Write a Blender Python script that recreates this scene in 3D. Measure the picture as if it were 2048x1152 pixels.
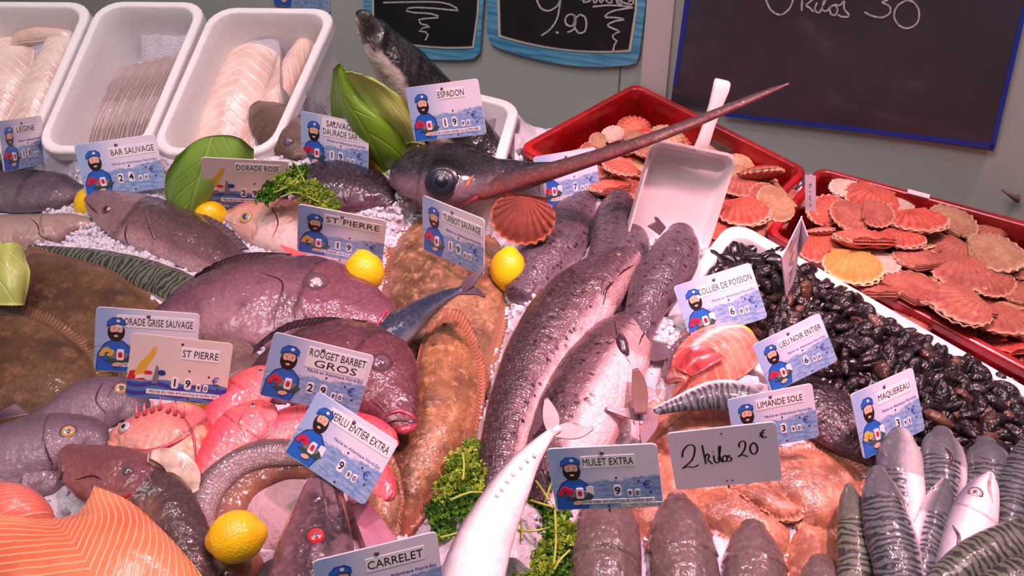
import bpy, bmesh, math, random
import numpy as np
from mathutils import Vector, Matrix
from mathutils.bvhtree import BVHTree
random.seed(7); rng = np.random.default_rng(7)
for o in list(bpy.data.objects): bpy.data.objects.remove(o)
SC = bpy.context.scene; COL = SC.collection
# ------------------------------------------------------------------ camera
R_ = math.radians
SLOPE = R_(14); PITCH = R_(31); FPX = 1774.0; HH = 0.8
O = np.array([0, 0, 0.95])
N = np.array([0, -math.sin(SLOPE), math.cos(SLOPE)])
VV = np.array([0, math.cos(SLOPE), math.sin(SLOPE)])
UU = np.array([1., 0, 0])
F = np.array([0, math.cos(PITCH), -math.sin(PITCH)])
UP = np.array([0, math.sin(PITCH), math.cos(PITCH)])
CAM = O - F * (HH / math.sin(SLOPE + PITCH))
cd = bpy.data.cameras.new('camera'); cam = bpy.data.objects.new('camera', cd); COL.objects.link(cam)
cd.sensor_width = 36; cd.lens = 36 * FPX / 2048; cd.clip_start = .02
cam.matrix_world = Matrix(((1, 0, -F[0], CAM[0]), (0, UP[1], -F[1], CAM[1]), (0, UP[2], -F[2], CAM[2]), (0, 0, 0, 1)))
SC.camera = cam
# ------------------------------------------------------------------ light
SC.view_settings.view_transform = 'Standard'; SC.view_settings.look = 'None'
SC.view_settings.exposure = 0.35; SC.view_settings.gamma = 1; SC.view_settings.use_curve_mapping = False
wd = bpy.data.worlds.new('world'); SC.world = wd; wd.use_nodes = True
wd.node_tree.nodes['Background'].inputs[0].default_value = (.82, .70, .77, 1)
wd.node_tree.nodes['Background'].inputs[1].default_value = .12
def bedp(u, v, w): return O + UU * u + VV * v + N * w
def lamp(name, pos, tgt, power, color, size, kind='SPOT', spot=70, blend=.8):
    l = bpy.data.lights.new(name, kind); l.energy = power; l.color = color
    if kind == 'SPOT': l.shadow_soft_size = size; l.spot_size = R_(spot); l.spot_blend = blend
    elif kind == 'AREA': l.size = size
    else: l.shadow_soft_size = size
    o = bpy.data.objects.new(name, l); COL.objects.link(o); o.location = pos
    o.rotation_euler = (Vector(tgt) - Vector(pos)).to_track_quat('-Z', 'Y').to_euler()
    return o
PINK = (1.0, .47, .56); WARM = (1.0, .70, .70)
lamp('stall_lamp', bedp(.42, -.10, 1.35), bedp(.17, -.20, 0), 78, PINK, .035, spot=50, blend=1)
lamp('stall_lamp', bedp(-.05, .12, 1.45), bedp(-.24, -.2, 0), 31, PINK, .035, spot=64, blend=1)
lamp('stall_lamp', bedp(.75, .22, 1.35), bedp(.52, .02, 0), 27, PINK, .035, spot=66, blend=1)
lamp('stall_lamp', bedp(-.55, .35, 1.5), bedp(-.5, .25, 0), 20, (1, .80, .80), .035, spot=80, blend=1)
lamp('ceiling_lamp', (-.6, -1.0, 2.9), (0, .3, .9), 15, (1, .90, .92), .8, kind='AREA')
lamp('ceiling_lamp', (.9, -.6, 2.9), (.4, .5, .9), 8, (1, .80, .84), .6, kind='AREA')
# ------------------------------------------------------------------ projection helpers
def ray(px, py): return F + UU * ((px - 1024) / FPX) - UP * ((py - 576) / FPX)
def P(px, py, w=0.0):
    r = ray(px, py); return CAM + r * ((w - HH) / float(N @ r))
def PP(px, py, p0, n):
    r = ray(px, py); return CAM + r * (float(n @ (p0 - CAM)) / float(n @ r))
def depth(p): return float((p - CAM) @ F)
def nz(v): return v / np.linalg.norm(v)
def C(r, g, b):
    f = lambda x: (x / 255 / 12.92) if x <= 10 else ((x / 255 + .055) / 1.055) ** 2.4
    return (f(r), f(g), f(b), 1)
# ------------------------------------------------------------------ objects
def tag(o, label=None, cat=None, group=None, kind=None):
    if label: o['label'] = label
    if cat: o['category'] = cat
    if group: o['group'] = group
    if kind: o['kind'] = kind
    return o
def empty(name, loc, label=None, cat=None, group=None):
    o = bpy.data.objects.new(name, None); o.empty_display_size = .02; o.location = loc; COL.objects.link(o)
    return tag(o, label, cat, group)
FOOT = []
def mesh(name, V, Fc, mats, attrs=None, smooth=True, fmat=None):
    me = bpy.data.meshes.new(name); V = np.asarray(V, float)
    me.from_pydata(V.tolist(), [], [tuple(int(i) for i in f) for f in Fc])
    for m in (mats if isinstance(mats, (list, tuple)) else [mats]): me.materials.append(m)
    if fmat is not None: me.polygons.foreach_set('material_index', fmat)
    if attrs:
        for k, a in attrs.items():
            at = me.attributes.new(k, 'FLOAT_VECTOR', 'POINT'); at.data.foreach_set('vector', np.asarray(a, np.float32).ravel())
    me.polygons.foreach_set('use_smooth', [smooth] * len(me.polygons)); me.update()
    return me
def part(name, V, Fc, mats, parent=None, attrs=None, smooth=True, fmat=None, foot=False, origin=None):
    V = np.asarray(V, float)
    c = (V.min(0) + V.max(0)) / 2 if origin is None else np.asarray(origin)
    if foot: FOOT.append(V)
    me = mesh(name, V - c, Fc, mats, attrs, smooth, fmat)
    o = bpy.data.objects.new(name, me); COL.objects.link(o)
    base = np.zeros(3); p = parent
    while p is not None: base = base + np.array(p.location); p = p.parent
    o.parent = parent; o.location = c - base
    return o
def grid_faces(n, m, closed=False, flip=False, off=0):
    out = []
    for i in range(n - 1):
        for j in range(m if closed else m - 1):
            j2 = (j + 1) % m; f = (off + i * m + j, off + i * m + j2, off + (i + 1) * m + j2, off + (i + 1) * m + j)
            out.append(f[::-1] if flip else f)
    return out
def crm(A, n, closed=False):
    A = np.asarray(A, float)
    if A.ndim == 1: A = A[:, None]
    if closed: A = np.vstack([A, A[:1]])
    d = np.linalg.norm(np.diff(A[:, :2], axis=0), axis=1) if A.shape[1] > 1 else np.ones(len(A) - 1)
    s = np.concatenate([[0], np.cumsum(np.maximum(d, 1e-9))])
    if closed:
        m = np.empty_like(A); m[1:-1] = (A[2:] - A[:-2]) / (s[2:] - s[:-2])[:, None]
        m[0] = m[-1] = (A[1] - A[-2]) / (s[1] + s[-1] - s[-2])
    elif len(A) > 2:
        m = np.empty_like(A); m[1:-1] = (A[2:] - A[:-2]) / (s[2:] - s[:-2])[:, None]
        m[0] = (A[1] - A[0]) / (s[1] - s[0]); m[-1] = (A[-1] - A[-2]) / (s[-1] - s[-2])
    else: m = np.repeat((A[1:] - A[:-1]) / s[1], 2, 0)
    q = np.linspace(0, s[-1], n + 1 if closed else n)
    if closed: q = q[:-1]
    i = np.clip(np.searchsorted(s, q, 'right') - 1, 0, len(A) - 2); h = (s[i + 1] - s[i]); t = ((q - s[i]) / h)[:, None]; h = h[:, None]
    return (2 * t**3 - 3 * t**2 + 1) * A[i] + (t**3 - 2 * t**2 + t) * h * m[i] + (-2 * t**3 + 3 * t**2) * A[i + 1] + (t**3 - t**2) * h * m[i + 1]
class Body: pass
def vnoise(V, sc, seed=0):
    rs = np.random.default_rng(abs(int(seed))); out = np.zeros(len(V))
    for k in range(5):
        d = rs.normal(size=3); d /= np.linalg.norm(d); out += np.sin(V @ d * sc * (0.7 + .35 * k) + rs.uniform(0, 6.28))
    return out / 5
def loft(pts, w=.04, k=.6, n=76, m=32, dors=(0, -1), roll=0, gill=.2, gd=.07, cap=(.6, .5), lump=.015, mouth=None):
    A = np.array([list(p[:3]) + [p[3] if len(p) > 3 else w] for p in pts], float)
    S = crm(A, n); S[:, 2] = np.maximum(S[:, 2], 1.5)
    c = np.array([P(x, y, ww) for x, y, r, ww in S])
    T = np.gradient(c, axis=0); T /= np.linalg.norm(T, axis=1)[:, None]
    Dt = np.cross(N, T); Dt /= np.linalg.norm(Dt, axis=1)[:, None]
    Nn = np.cross(T, Dt)
    dr = UU * dors[0] + VV * (-dors[1])
    mid = n // 2
    if (Dt[mid] @ dr) < 0: Dt = -Dt
    a = np.empty(n)
    for i in range(n):
        v = nz(c[i] - CAM); dT = T[i] - v * (T[i] @ v); dT /= max(1e-6, np.linalg.norm(dT)); q = np.cross(v, dT)
        rw = S[i, 2] * depth(c[i]) / FPX
        a[i] = rw / math.sqrt(max(.05, (Dt[i] @ q)**2 + (k * (Nn[i] @ q))**2))
    s = np.concatenate([[0], np.cumsum(np.linalg.norm(np.diff(c, axis=0), axis=1))]); t = s / s[-1]
    # cap rings
    def caps(i0, sg, cf):
        ph = [math.pi / 2 * j / 6 for j in range(1, 7)]
        return [(c[i0] + sg * T[i0] * cf * a[i0] * math.sin(p), a[i0] * max(.004, math.cos(p)), s[i0] + sg * cf * a[i0] * math.sin(p), t[i0], i0) for p in ph]
    rings = [x for x in caps(0, -1, cap[0])][::-1] + [(c[i], a[i], s[i], t[i], i) for i in range(n)] + caps(n - 1, 1, cap[1])
    th = np.linspace(0, 2 * math.pi, m, endpoint=False); rr = R_(roll)
    V = []; fa = []; fb = []; ge = gill
    for (cc, aa, ss, tt, i) in rings:
        dv = np.cos(th - rr); lat = np.abs(np.sin(th - rr))
        x = np.cos(th) * aa; y = np.sin(th) * (1 - .1 * np.cos(th)**2) * aa * k
        te = ge + .03 * lat - .02 * (dv**2)
        g = np.where(tt < te, np.clip((tt - te + .12) / .12, 0, 1), 0) * lat * gd
        # second cheek ridge
        te2 = te * .68; g = g + np.where(tt < te2, np.clip((tt - te2 + .07) / .07, 0, 1), 0) * lat * gd * .45
        f = 1 + g
        V.append(cc + np.outer(x * f, Dt[i]) + np.outer(y * f, Nn[i]))
        cr = np.exp(-((tt - te - .006) / .008)**2) * (lat > .25)
        fa.append(np.stack([np.full(m, ss), aa * (th - rr - np.where(th - rr > math.pi, 2 * math.pi, 0)) * .8, np.zeros(m)], 1))
        fb.append(np.stack([dv, (tt < te) * 1.0, cr], 1))
    V = np.vstack(V); fa = np.vstack(fa); fb = np.vstack(fb)
    ctr = np.repeat(np.array([r[0] for r in rings]), m, 0); am = np.repeat(np.array([r[1] for r in rings]), m)
    if lump:
        V = V + (V - ctr) * (lump * 3 * vnoise(V, 90, int(pts[0][0]) + 3) + lump * vnoise(V, 260, int(pts[0][1])))[:, None]
    b = Body(); b.V = V; b.F = grid_faces(len(rings), m, True); b.attrs = {'fa': fa, 'fb': fb}
    nr = len(rings)
    b.F.append(tuple(range(m))[::-1]); b.F.append(tuple((nr - 1) * m + j for j in range(m)))
    b.bvh = BVHTree.FromPolygons([tuple(v) for v in V], b.F); b.c = c; b.a = a
    return b
def hit(b, px, py):
    r = ray(px, py); h = b.bvh.ray_cast(Vector(CAM), Vector(r).normalized(), 9)
    if h[0] is None:
        h = b.bvh.find_nearest(Vector(P(px, py, float((b.c.mean(0) - O) @ N))))
    nn = np.array(h[1])
    if nn @ (CAM - np.array(h[0])) < 0: nn = -nn
    return np.array(h[0]), nn
def root_for(b, name, label, cat='fish', group=None):
    cc = b.V.mean(0); w = ((b.V - O) @ N).min(); u = (cc - O) @ UU; v = (cc - O) @ VV
    b.root = empty(name, bedp(u, v, w), label, cat, group); return b.root
def sphere_mesh(name, mat, sx=20, sy=12):
    th = np.linspace(0, math.pi, sy); ph = np.linspace(0, 2 * math.pi, sx, endpoint=False)
    V = [(math.sin(a) * math.cos(p), math.sin(a) * math.sin(p), math.cos(a)) for a in th for p in ph]
    return mesh(name, V, grid_faces(sy, sx, True, True), mat)
_sm = {}
def smesh(mat):
    if mat.name not in _sm: _sm[mat.name] = sphere_mesh('eye', mat)
    return _sm[mat.name]
def eye(b, px, py, r, iris, pupil=None, pr=.5, flat=.42, off=0.05, rim=None, look=.35):
    p, nn = hit(b, px, py); rw = r * depth(p) / FPX
    nn = nz(nn * (1 - look) + nz(CAM - p) * look)
    q = Vector(nn).to_track_quat('Z', 'Y')
    def mk(name, mat, par, loc, sc, rot=None):
        o = bpy.data.objects.new(name, smesh(mat)); COL.objects.link(o); o.parent = par; o.location = loc; o.scale = sc
        if rot is not None: o.rotation_mode = 'QUATERNION'; o.rotation_quaternion = rot
        return o
    if rim is not None:
        mk('eye_socket', rim, b.root, p - np.array(b.root.location) - nn * rw * .12, (rw * 1.32, rw * 1.32, rw * flat * .9), q)
    e = mk('eye', iris, b.root, p - np.array(b.root.location) + nn * rw * off, (rw, rw, rw * flat), q)
    mk('pupil', pupil or M_PUPIL, e, (0, 0, .52), (pr, pr, .6))
    return e
def tube(pts, rad, m=8):
    pts = np.asarray(pts, float); n = len(pts); rad = np.broadcast_to(rad, (n,)) if np.ndim(rad) else np.full(n, rad)
    T = np.gradient(pts, axis=0); T /= np.linalg.norm(T, axis=1)[:, None] + 1e-12
    ref = N if abs(T[0] @ N) < .9 else UU
    V = []
    for i in range(n):
        x = nz(np.cross(T[i], ref)); y = np.cross(T[i], x)
        for j in range(m):
            an = 2 * math.pi * j / m; V.append(pts[i] + (x * math.cos(an) + y * math.sin(an)) * rad[i])
    Fc = grid_faces(n, m, True); Fc.append(tuple(range(m))[::-1]); Fc.append(tuple((n - 1) * m + j for j in range(m)))
    return np.array(V), Fc
def line(b, pts, rad, mat, name, sink=.3, n=24, taper=True):
    S = crm(pts, n); L = []; 
    for x, y in S:
        p, nn = hit(b, x, y); L.append(p - nn * sink * rad * depth(p) / FPX)
    L = np.array(L); L[1:-1] = (L[:-2] + 2 * L[1:-1] + L[2:]) / 4
    rr = rad * depth(L[0]) / FPX * (np.sin(np.linspace(.15, math.pi - .15, n))**.5 if taper else np.ones(n))
    V, Fc = tube(L, rr); return part(name, V, Fc, mat, b.root)
def patch(G, nu=24, nv=16, thick=.001, pillow=0., pexp=.5, ruff=None, seed=1):
    """G: rows of 3-D points -> smooth closed sheet"""
    G = np.array(G, float); a, b_, _ = G.shape
    A = np.array([crm(G[i], nv) for i in range(a)])
    S = np.array([crm(A[:, j], nu) for j in range(nv)]).transpose(1, 0, 2)
    du = np.gradient(S, axis=0); dv = np.gradient(S, axis=1); nn = np.cross(du, dv); nn /= np.linalg.norm(nn, axis=2)[:, :, None] + 1e-12
    if (nn.mean((0, 1)) @ (CAM - S.mean((0, 1)))) < 0: nn = -nn; fl = True
    else: fl = False
    u = np.linspace(0, 1, nu)[:, None]; v = np.linspace(0, 1, nv)[None, :]
    h = pillow * ((4 * u * (1 - u))**pexp * (4 * v * (1 - v))**pexp)
    if ruff is not None: h = h + ruff(u, v)
    top = S + nn * (h + thick / 2)[:, :, None] if np.ndim(h) else S + nn * thick / 2
    bot = S - nn * thick / 2 + (nn * (ruff(u, v))[:, :, None] if ruff is not None else 0)
    V = np.vstack([top.reshape(-1, 3), bot.reshape(-1, 3)]); K = nu * nv
    Fc = grid_faces(nu, nv, flip=fl) + grid_faces(nu, nv, flip=not fl, off=K)
    edge = [(i, 0) for i in range(nu)] + [(nu - 1, j) for j in range(1, nv)] + [(i, nv - 1) for i in range(nu - 2, -1, -1)] + [(0, j) for j in range(nv - 2, 0, -1)]
    ids = [i * nv + j for i, j in edge]
    for q in range(len(ids)):
        x, y = ids[q], ids[(q + 1) % len(ids)]; Fc.append((y, x, x + K, y + K) if not fl else (x, y, y + K, x + K))
    LU = np.linalg.norm(S[-1, nv // 2] - S[0, nv // 2]); LV = np.linalg.norm(S[nu // 2, -1] - S[nu // 2, 0])
    uu = np.broadcast_to(u, (nu, nv)).ravel(); vv = np.broadcast_to(v, (nu, nv)).ravel(); z = np.zeros(K)
    fa = np.stack([uu * LU, vv * LV, z], 1); fb = np.stack([uu, vv, z], 1)
    return V, Fc, {'fa': np.vstack([fa, fa]), 'fb': np.vstack([fb, fb])}
def pg(rows, w=.05):
    return [[P(p[0], p[1], p[2] if len(p) > 2 else w) for p in r] for r in rows]
def fin(b, base, tip, w, mat, name='fin', nu=10, nv=26, thick=.0012, wt=None, ruf=.0008):
    """base and tip: pixel polylines along the fin; rays run from base to tip"""
    n = 7; B = crm(base, n); T_ = crm(tip, n)
    wt = w if wt is None else wt
    rows = [[P(*(B[j] * (1 - f) + T_[j] * f), w * (1 - f) + wt * f) for j in range(n)] for f in (0, .5, 1)]
    V, Fc, at = patch(rows, nu, nv, thick, ruff=lambda u, v: ruf * np.sin(v * 75) * (.2 + u))
    return part(name, V, Fc, mat, b.root, at)
def lobe(b, cl, w0, w1, mat, name='tail_fin', thick=.0014):
    """fin lobe along a pixel centreline with half-widths, root at height w0, tip at w1"""
    S = crm(np.array(cl, float), 16); T = np.gradient(S[:, :2], axis=0); T /= np.linalg.norm(T, axis=1)[:, None] + 1e-9; rows = []
    for i in range(16):
        nn = np.array([-T[i, 1], T[i, 0]]); h = max(1.2, S[i, 2]); w = w0 + (w1 - w0) * i / 15
        rows.append([P(*(S[i, :2] + nn * h * t), w) for t in (-1, -.33, .33, 1)])
    V, Fc, at = patch(rows, 22, 22, thick, ruff=lambda u, v: .0006 * np.sin(v * 60) * (.2 + u)); return part(name, V, Fc, mat, b.root, at)
def flat(outline, w=.03, H=.018, n=84, nr=16, fringe=.16, tilt=None, ripple=.0012, p=2.4, name='body'):
    """flatfish: closed dome over a pixel outline with a thin rippled fringe"""
    A = np.array([list(q[:2]) + [q[2] if len(q) > 2 else w] for q in outline], float)
    S = crm(A, n, closed=True); E = np.array([P(x, y, ww) for x, y, ww in S]); c = E.mean(0)
    rho = np.linspace(1, 0.02, nr) ** .8; V = []; fa = []; fb = []
    ang = np.linspace(0, 2 * math.pi, n, endpoint=False); per = np.linalg.norm(E - np.roll(E, 1, 0), axis=1).sum()
    for r in rho:
        q = c + (E - c) * r; bod = np.clip((1 - r) / max(.01, (1 - 0)), 0, 1)
        rb = r / (1 - fringe)
        h = H * (max(0, 1 - rb**p))**.6 if rb < 1 else 0
        rip = ripple * np.sin(ang * 60) * np.clip((r - (1 - fringe)) / fringe, 0, 1) + ripple * 2 * np.sin(ang * 7) * np.clip((r - .7) / .3, 0, 1)
        V.append(q + np.outer(h + rip + .001, N))
        fa.append(np.stack([(q - c) @ UU, (q - c) @ VV, np.full(n, 0)], 1)); fb.append(np.stack([ang / 6.283 * per, np.full(n, r), np.full(n, float(rb >= .985))], 1))
    K = n * nr
    V = V + [c + (E - c) * r - N * (.001 + .006 * (1 - r)) for r in (1, .8, .3)]
    fa += [fa[0], fa[1], fa[-1]]; fb += [fb[0], fb[0], fb[0]]
    V = np.vstack(V); Fc = grid_faces(nr, n, True)
    Fc.append(tuple((nr - 1) * n + j for j in range(n)))
    o2 = nr * n; Fc += grid_faces(3, n, True, True, o2); Fc.append(tuple(o2 + 2 * n + j for j in range(n))[::-1])
    for j in range(n): Fc.append((j, o2 + j, o2 + (j + 1) % n, (j + 1) % n)[::-1])
    V[:, :] += (vnoise(V, 80, int(outline[0][0])) * .0015 * 1)[:, None] * N
    FOOT.append(np.vstack([c + (E - c) * r - N * .004 for r in np.linspace(.98, .02, 40)]))
    b = Body(); b.V = V; b.F = Fc; b.attrs = {'fa': np.vstack(fa), 'fb': np.vstack(fb)}; b.c = E
    b.bvh = BVHTree.FromPolygons([tuple(v) for v in V], b.F); return b
def rectframe(TL, TR, BL, asp, w, lean=1):
    """orthogonal frame of a rectangle seen at these three corners whose foot stands at height w over the bed"""
    TL, TR, BL = [np.array(q, float) for q in (TL, TR, BL)]
    cx, cy = (TR + BL) / 2; bm = BL + (TR - TL) / 2
    d = depth(P(bm[0], bm[1], w)); s = FPX / d
    e1 = (TR - TL); e2 = (BL - TL); c = float(e1 @ e2)
    # refer to local image frame (weak perspective)
    a, b = float(e1 @ e1), float(e2 @ e2)
    g = lambda W: (W * W - a / s**2) * (asp * asp * W * W - b / s**2) - (c / s**2)**2
    lo = max(math.sqrt(a) / s, math.sqrt(b) / s / asp); hi = lo * 3
    for _ in range(60):
        m_ = (lo + hi) / 2
        if g(m_) > 0: hi = m_
        else: lo = m_
    W = hi; z2 = lean * math.sqrt(max(0, asp * asp * W * W - b / s**2)); z1 = math.sqrt(max(0, W * W - a / s**2))
    if z2 * lean > 1e-9 and c != 0: z1 *= -np.sign(c) * lean
    v = nz(ray(cx, cy)); Rr = nz(UU - v * (v @ UU)); Uu = np.cross(Rr, v)
    X = nz(Rr * e1[0] / s - Uu * e1[1] / s + v * z1); Y = -nz(Rr * e2[0] / s - Uu * e2[1] / s + v * z2)
    Y = nz(Y - X * (X @ Y)); Z = np.cross(X, Y)
    p = P(bm[0], bm[1], w); org = p - X * W / 2
    return Matrix(((X[0], Y[0], Z[0], org[0]), (X[1], Y[1], Z[1], org[1]), (X[2], Y[2], Z[2], org[2]), (0, 0, 0, 1))), W
# ------------------------------------------------------------------ materials
class Mat:
    def __init__(s, name):
        s.m = bpy.data.materials.new(name); s.m.use_nodes = True; s.t = s.m.node_tree; s.b = s.t.nodes['Principled BSDF']
    def n(s, ty, props=None, out=0, **kw):
        nd = s.t.nodes.new(ty)
        for k, v in (props or {}).items(): setattr(nd, k, v)
        for k, v in kw.items():
            key = int(k[1:]) if k[0] == 'i' and k[1:].isdigit() else k.replace('_', ' ')
            s.set(nd.inputs[key], v)
        return nd.outputs[out]
    def set(s, sock, v):
        if hasattr(v, 'is_linked') or isinstance(v, bpy.types.NodeSocket): s.t.links.new(v, sock)
        else: sock.default_value = v
    def mix(s, f, a, b, mode='MIX'):
        nd = s.t.nodes.new('ShaderNodeMix'); nd.data_type = 'RGBA'; nd.blend_type = mode
        s.set(nd.inputs[0], f); s.set(nd.inputs[6], a); s.set(nd.inputs[7], b); return nd.outputs[2]
    def math(s, op, a, b=0.0, c=0.0, clamp=False):
        nd = s.t.nodes.new('ShaderNodeMath'); nd.operation = op; nd.use_clamp = clamp
        s.set(nd.inputs[0], a); s.set(nd.inputs[1], b); s.set(nd.inputs[2], c); return nd.outputs[0]
    def ramp(s, f, stops, interp='LINEAR'):
        nd = s.t.nodes.new('ShaderNodeValToRGB'); r = nd.color_ramp; r.interpolation = interp
        while len(r.elements) < len(stops): r.elements.new(.5)
        for e, (p, c) in zip(r.elements, stops): e.position = p; e.color = c if len(c) == 4 else (*c, 1)
        s.set(nd.inputs[0], f); return nd.outputs[0]
    def step(s, f, lo, hi):
        nd = s.t.nodes.new('ShaderNodeMapRange'); nd.interpolation_type = 'SMOOTHSTEP'
        s.set(nd.inputs[0], f); nd.inputs[1].default_value = lo; nd.inputs[2].default_value = hi; return nd.outputs[0]
    def att(s, name): return s.n('ShaderNodeAttribute', {'attribute_name': name}, out=1)
    def sep(s, v):
        nd = s.t.nodes.new('ShaderNodeSeparateXYZ'); s.set(nd.inputs[0], v); return nd.outputs
    def obj(s): return s.n('ShaderNodeTexCoord', out=3)
    def scale(s, v, f):
        nd = s.t.nodes.new('ShaderNodeVectorMath'); nd.operation = 'MULTIPLY'; s.set(nd.inputs[0], v); nd.inputs[1].default_value = f if not np.isscalar(f) else (f, f, f); return nd.outputs[0]
    def noise(s, v, sc, det=3, rough=.55, dist=0.): return s.n('ShaderNodeTexNoise', Vector=v, Scale=sc, Detail=det, Roughness=rough, Distortion=dist)
    def vor(s, v, sc, feat='F1', rnd=1.): return s.n('ShaderNodeTexVoronoi', {'feature': feat}, Vector=v, Scale=sc, Randomness=rnd)
    def bump(s, h, st, dist=.001, nrm=None):
        nd = s.t.nodes.new('ShaderNodeBump'); s.set(nd.inputs['Height'], h); nd.inputs['Strength'].default_value = st; nd.inputs['Distance'].default_value = dist
        if nrm is not None: s.set(nd.inputs['Normal'], nrm)
        return nd.outputs[0]
    def fin(s, col, rough=.4, coat=0., crough=.08, metal=0., nrm=None, sss=0., trans=0., spec=.5, alpha=None, tint=None):
        s.set(s.b.inputs['Base Color'], col); s.set(s.b.inputs['Roughness'], rough); s.b.inputs['Coat Weight'].default_value = coat
        s.b.inputs['Coat Roughness'].default_value = crough; s.b.inputs['Metallic'].default_value = metal
        s.b.inputs['Specular IOR Level'].default_value = spec
        if nrm is not None: s.set(s.b.inputs['Normal'], nrm); s.set(s.b.inputs['Coat Normal'], nrm)
        if sss: s.b.inputs['Subsurface Weight'].default_value = sss; s.b.inputs['Subsurface Radius'].default_value = (1, .5, .4); s.b.inputs['Subsurface Scale'].default_value = .006
        if trans: s.b.inputs['Transmission Weight'].default_value = trans
        return s.m
def plain(name, col, rough=.5, coat=0., nscale=0, namt=.0, bump=0., bscale=60, **kw):
    q = Mat(name); c = C(*col); nrm = None
    if nscale:
        f = q.noise(q.obj(), nscale, 4); c = q.mix(q.step(f, .3, .7), C(*[max(0, x * (1 - namt)) for x in col]), C(*[min(255, x * (1 + namt * .35)) for x in col]))
    if bump: nrm = q.bump(q.noise(q.obj(), bscale, 4), bump, .002)
    return q.fin(c, rough, coat, nrm=nrm, **kw)
def fishmat(name, back, side, belly, stops=(.25, .5, .8), mott=None, spots=None, stripes=None, scales=None, head=None, headf=.5, rough=.32, coat=.7, wet=.5, metal=0., wetscale=70, blotch=None, lat=None):
    q = Mat(name); ob = q.obj(); fa = q.att('fa'); fb = q.sep(q.att('fb')); dv = fb[0]
    n1 = q.noise(ob, 28, 4)
    f = q.math('MULTIPLY_ADD', dv, .5, q.math('MULTIPLY_ADD', n1, .22, .39))
    c = q.ramp(f, [(stops[0], C(*belly)), (stops[1], C(*side)), (stops[2], C(*back))])
    if mott:
        col, sc, amt = mott[:3]; c = q.mix(q.math('MULTIPLY', q.step(q.noise(ob, sc, 5, .65), .45, .66), amt), c, C(*col))
    if blotch:
        col, sc, amt = blotch; c = q.mix(q.math('MULTIPLY', q.step(q.noise(ob, sc, 2), .5, .62), amt), c, C(*col))
    hgt = q.math('MULTIPLY', q.noise(ob, wetscale * 2, 3), 1.0)
    if scales:
        sz, amt, scol = scales
        v = q.vor(q.scale(fa, (1, 1.15, 1)), 1 / sz, 'F1', .5)
        c = q.mix(q.math('MULTIPLY', q.step(v, .25, .62), amt), c, C(*scol)); sb = q.math('SUBTRACT', 1.0, v)
    if spots:
        col, sc, size, lo, amt = spots
        v = q.vor(q.scale(fa, (1, .8, 1)), sc, 'F1', 1.); rnd = q.n('ShaderNodeTexVoronoi', {'feature': 'F1'}, out=1, Vector=q.scale(fa, (1, .8, 1)), Scale=sc, Randomness=1.)
        keep = q.step(q.sep(rnd)[0], .12, .13)
        sp = q.math('MULTIPLY', q.math('SUBTRACT', 1.0, q.step(v, size * .6, size)), keep)
        sp = q.math('MULTIPLY', sp, q.step(dv, lo, lo + .35)); c = q.mix(q.math('MULTIPLY', sp, amt), c, C(*col))
    if stripes:
        col, freq, lo, wob, thr = stripes
        sx = q.sep(fa); wv = q.noise(q.scale(fa, (1, .8, 1)), 62, 2, .5)
        ph = q.math('ADD', q.math('MULTIPLY', sx[0], freq), q.math('MULTIPLY', wv, wob))
        st = q.step(q.math('SINE', ph), thr - .25, thr + .25)
        st = q.math('MULTIPLY', st, q.step(q.math('ADD', dv, q.math('MULTIPLY', wv, .3)), lo, lo + .18)); st = q.math('MULTIPLY', st, q.math('SUBTRACT', 1.0, fb[1]))
        c = q.mix(q.math('MULTIPLY', st, .9), c, C(*col))
    if head: c = q.mix(q.math('MULTIPLY', fb[1], headf), c, C(*head))
    c = q.mix(q.math('MULTIPLY', fb[2], .6), c, C(40, 10, 18))
    fine_ = q.noise(ob, 260, 2, .6); c = q.mix(q.math('MULTIPLY', q.step(fine_, .45, .7), .22), c, q.mix(.6, c, C(*back))); c = q.mix(q.math('MULTIPLY', q.step(fine_, .5, .3), .05), c, C(245, 225, 225))
    nrm = q.bump(q.noise(ob, wetscale * .8, 2), wet, .005)
    nrm = q.bump(q.noise(ob, wetscale * 3, 3), wet * .7, .0013, nrm)
    if scales: nrm = q.bump(sb, min(1, .25 + amt * .5), .0009, nrm)
    return q.fin(c, max(rough, .5), coat, .07, metal, nrm, spec=.3)
def flatmat(name, base, dark, light, fcol, sc=22, rough=.4, wet=.5, coat=.45, spots=None):
    q = Mat(name); ob = q.obj(); fb = q.sep(q.att('fb'))
    c = q.mix(q.step(q.noise(ob, sc, 5, .65), .35, .65), C(*dark), C(*base))
    c = q.mix(q.math('MULTIPLY', q.step(q.noise(ob, sc * 2.7, 5, .7), .5, .72), .75), c, C(*light))
    c = q.mix(q.math('MULTIPLY', q.step(q.noise(ob, sc * 8, 3, .7), .5, .62), .6), c, C(*dark)); c = q.mix(q.math('MULTIPLY', q.step(q.noise(q.scale(ob, (1, .6, 1)), sc * 6, 3, .6), .55, .7), .35), c, C(*light))
    if spots: c = q.mix(q.math('MULTIPLY', q.math('SUBTRACT', 1.0, q.step(q.vor(ob, spots[1]), .12, .25)), .8), c, C(*spots[0]))
    rays = q.step(q.math('SINE', q.math('MULTIPLY', fb[0], 1300.0)), -.3, .6)
    fc = q.mix(q.math('MULTIPLY', rays, .55), C(*fcol), C(*dark))
    c = q.mix(q.step(fb[1], .82, .87), c, fc)
    nrm = q.bump(q.noise(ob, 90, 3), wet, .003); nrm = q.bump(q.noise(ob, 420, 3), wet * .5, .001, nrm)
    nrm = q.bump(q.math('MULTIPLY', rays, q.step(fb[1], .8, .88)), .4, .001, nrm)
    return q.fin(c, max(rough, .5), coat, .08, nrm=nrm, spec=.3)
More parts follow.
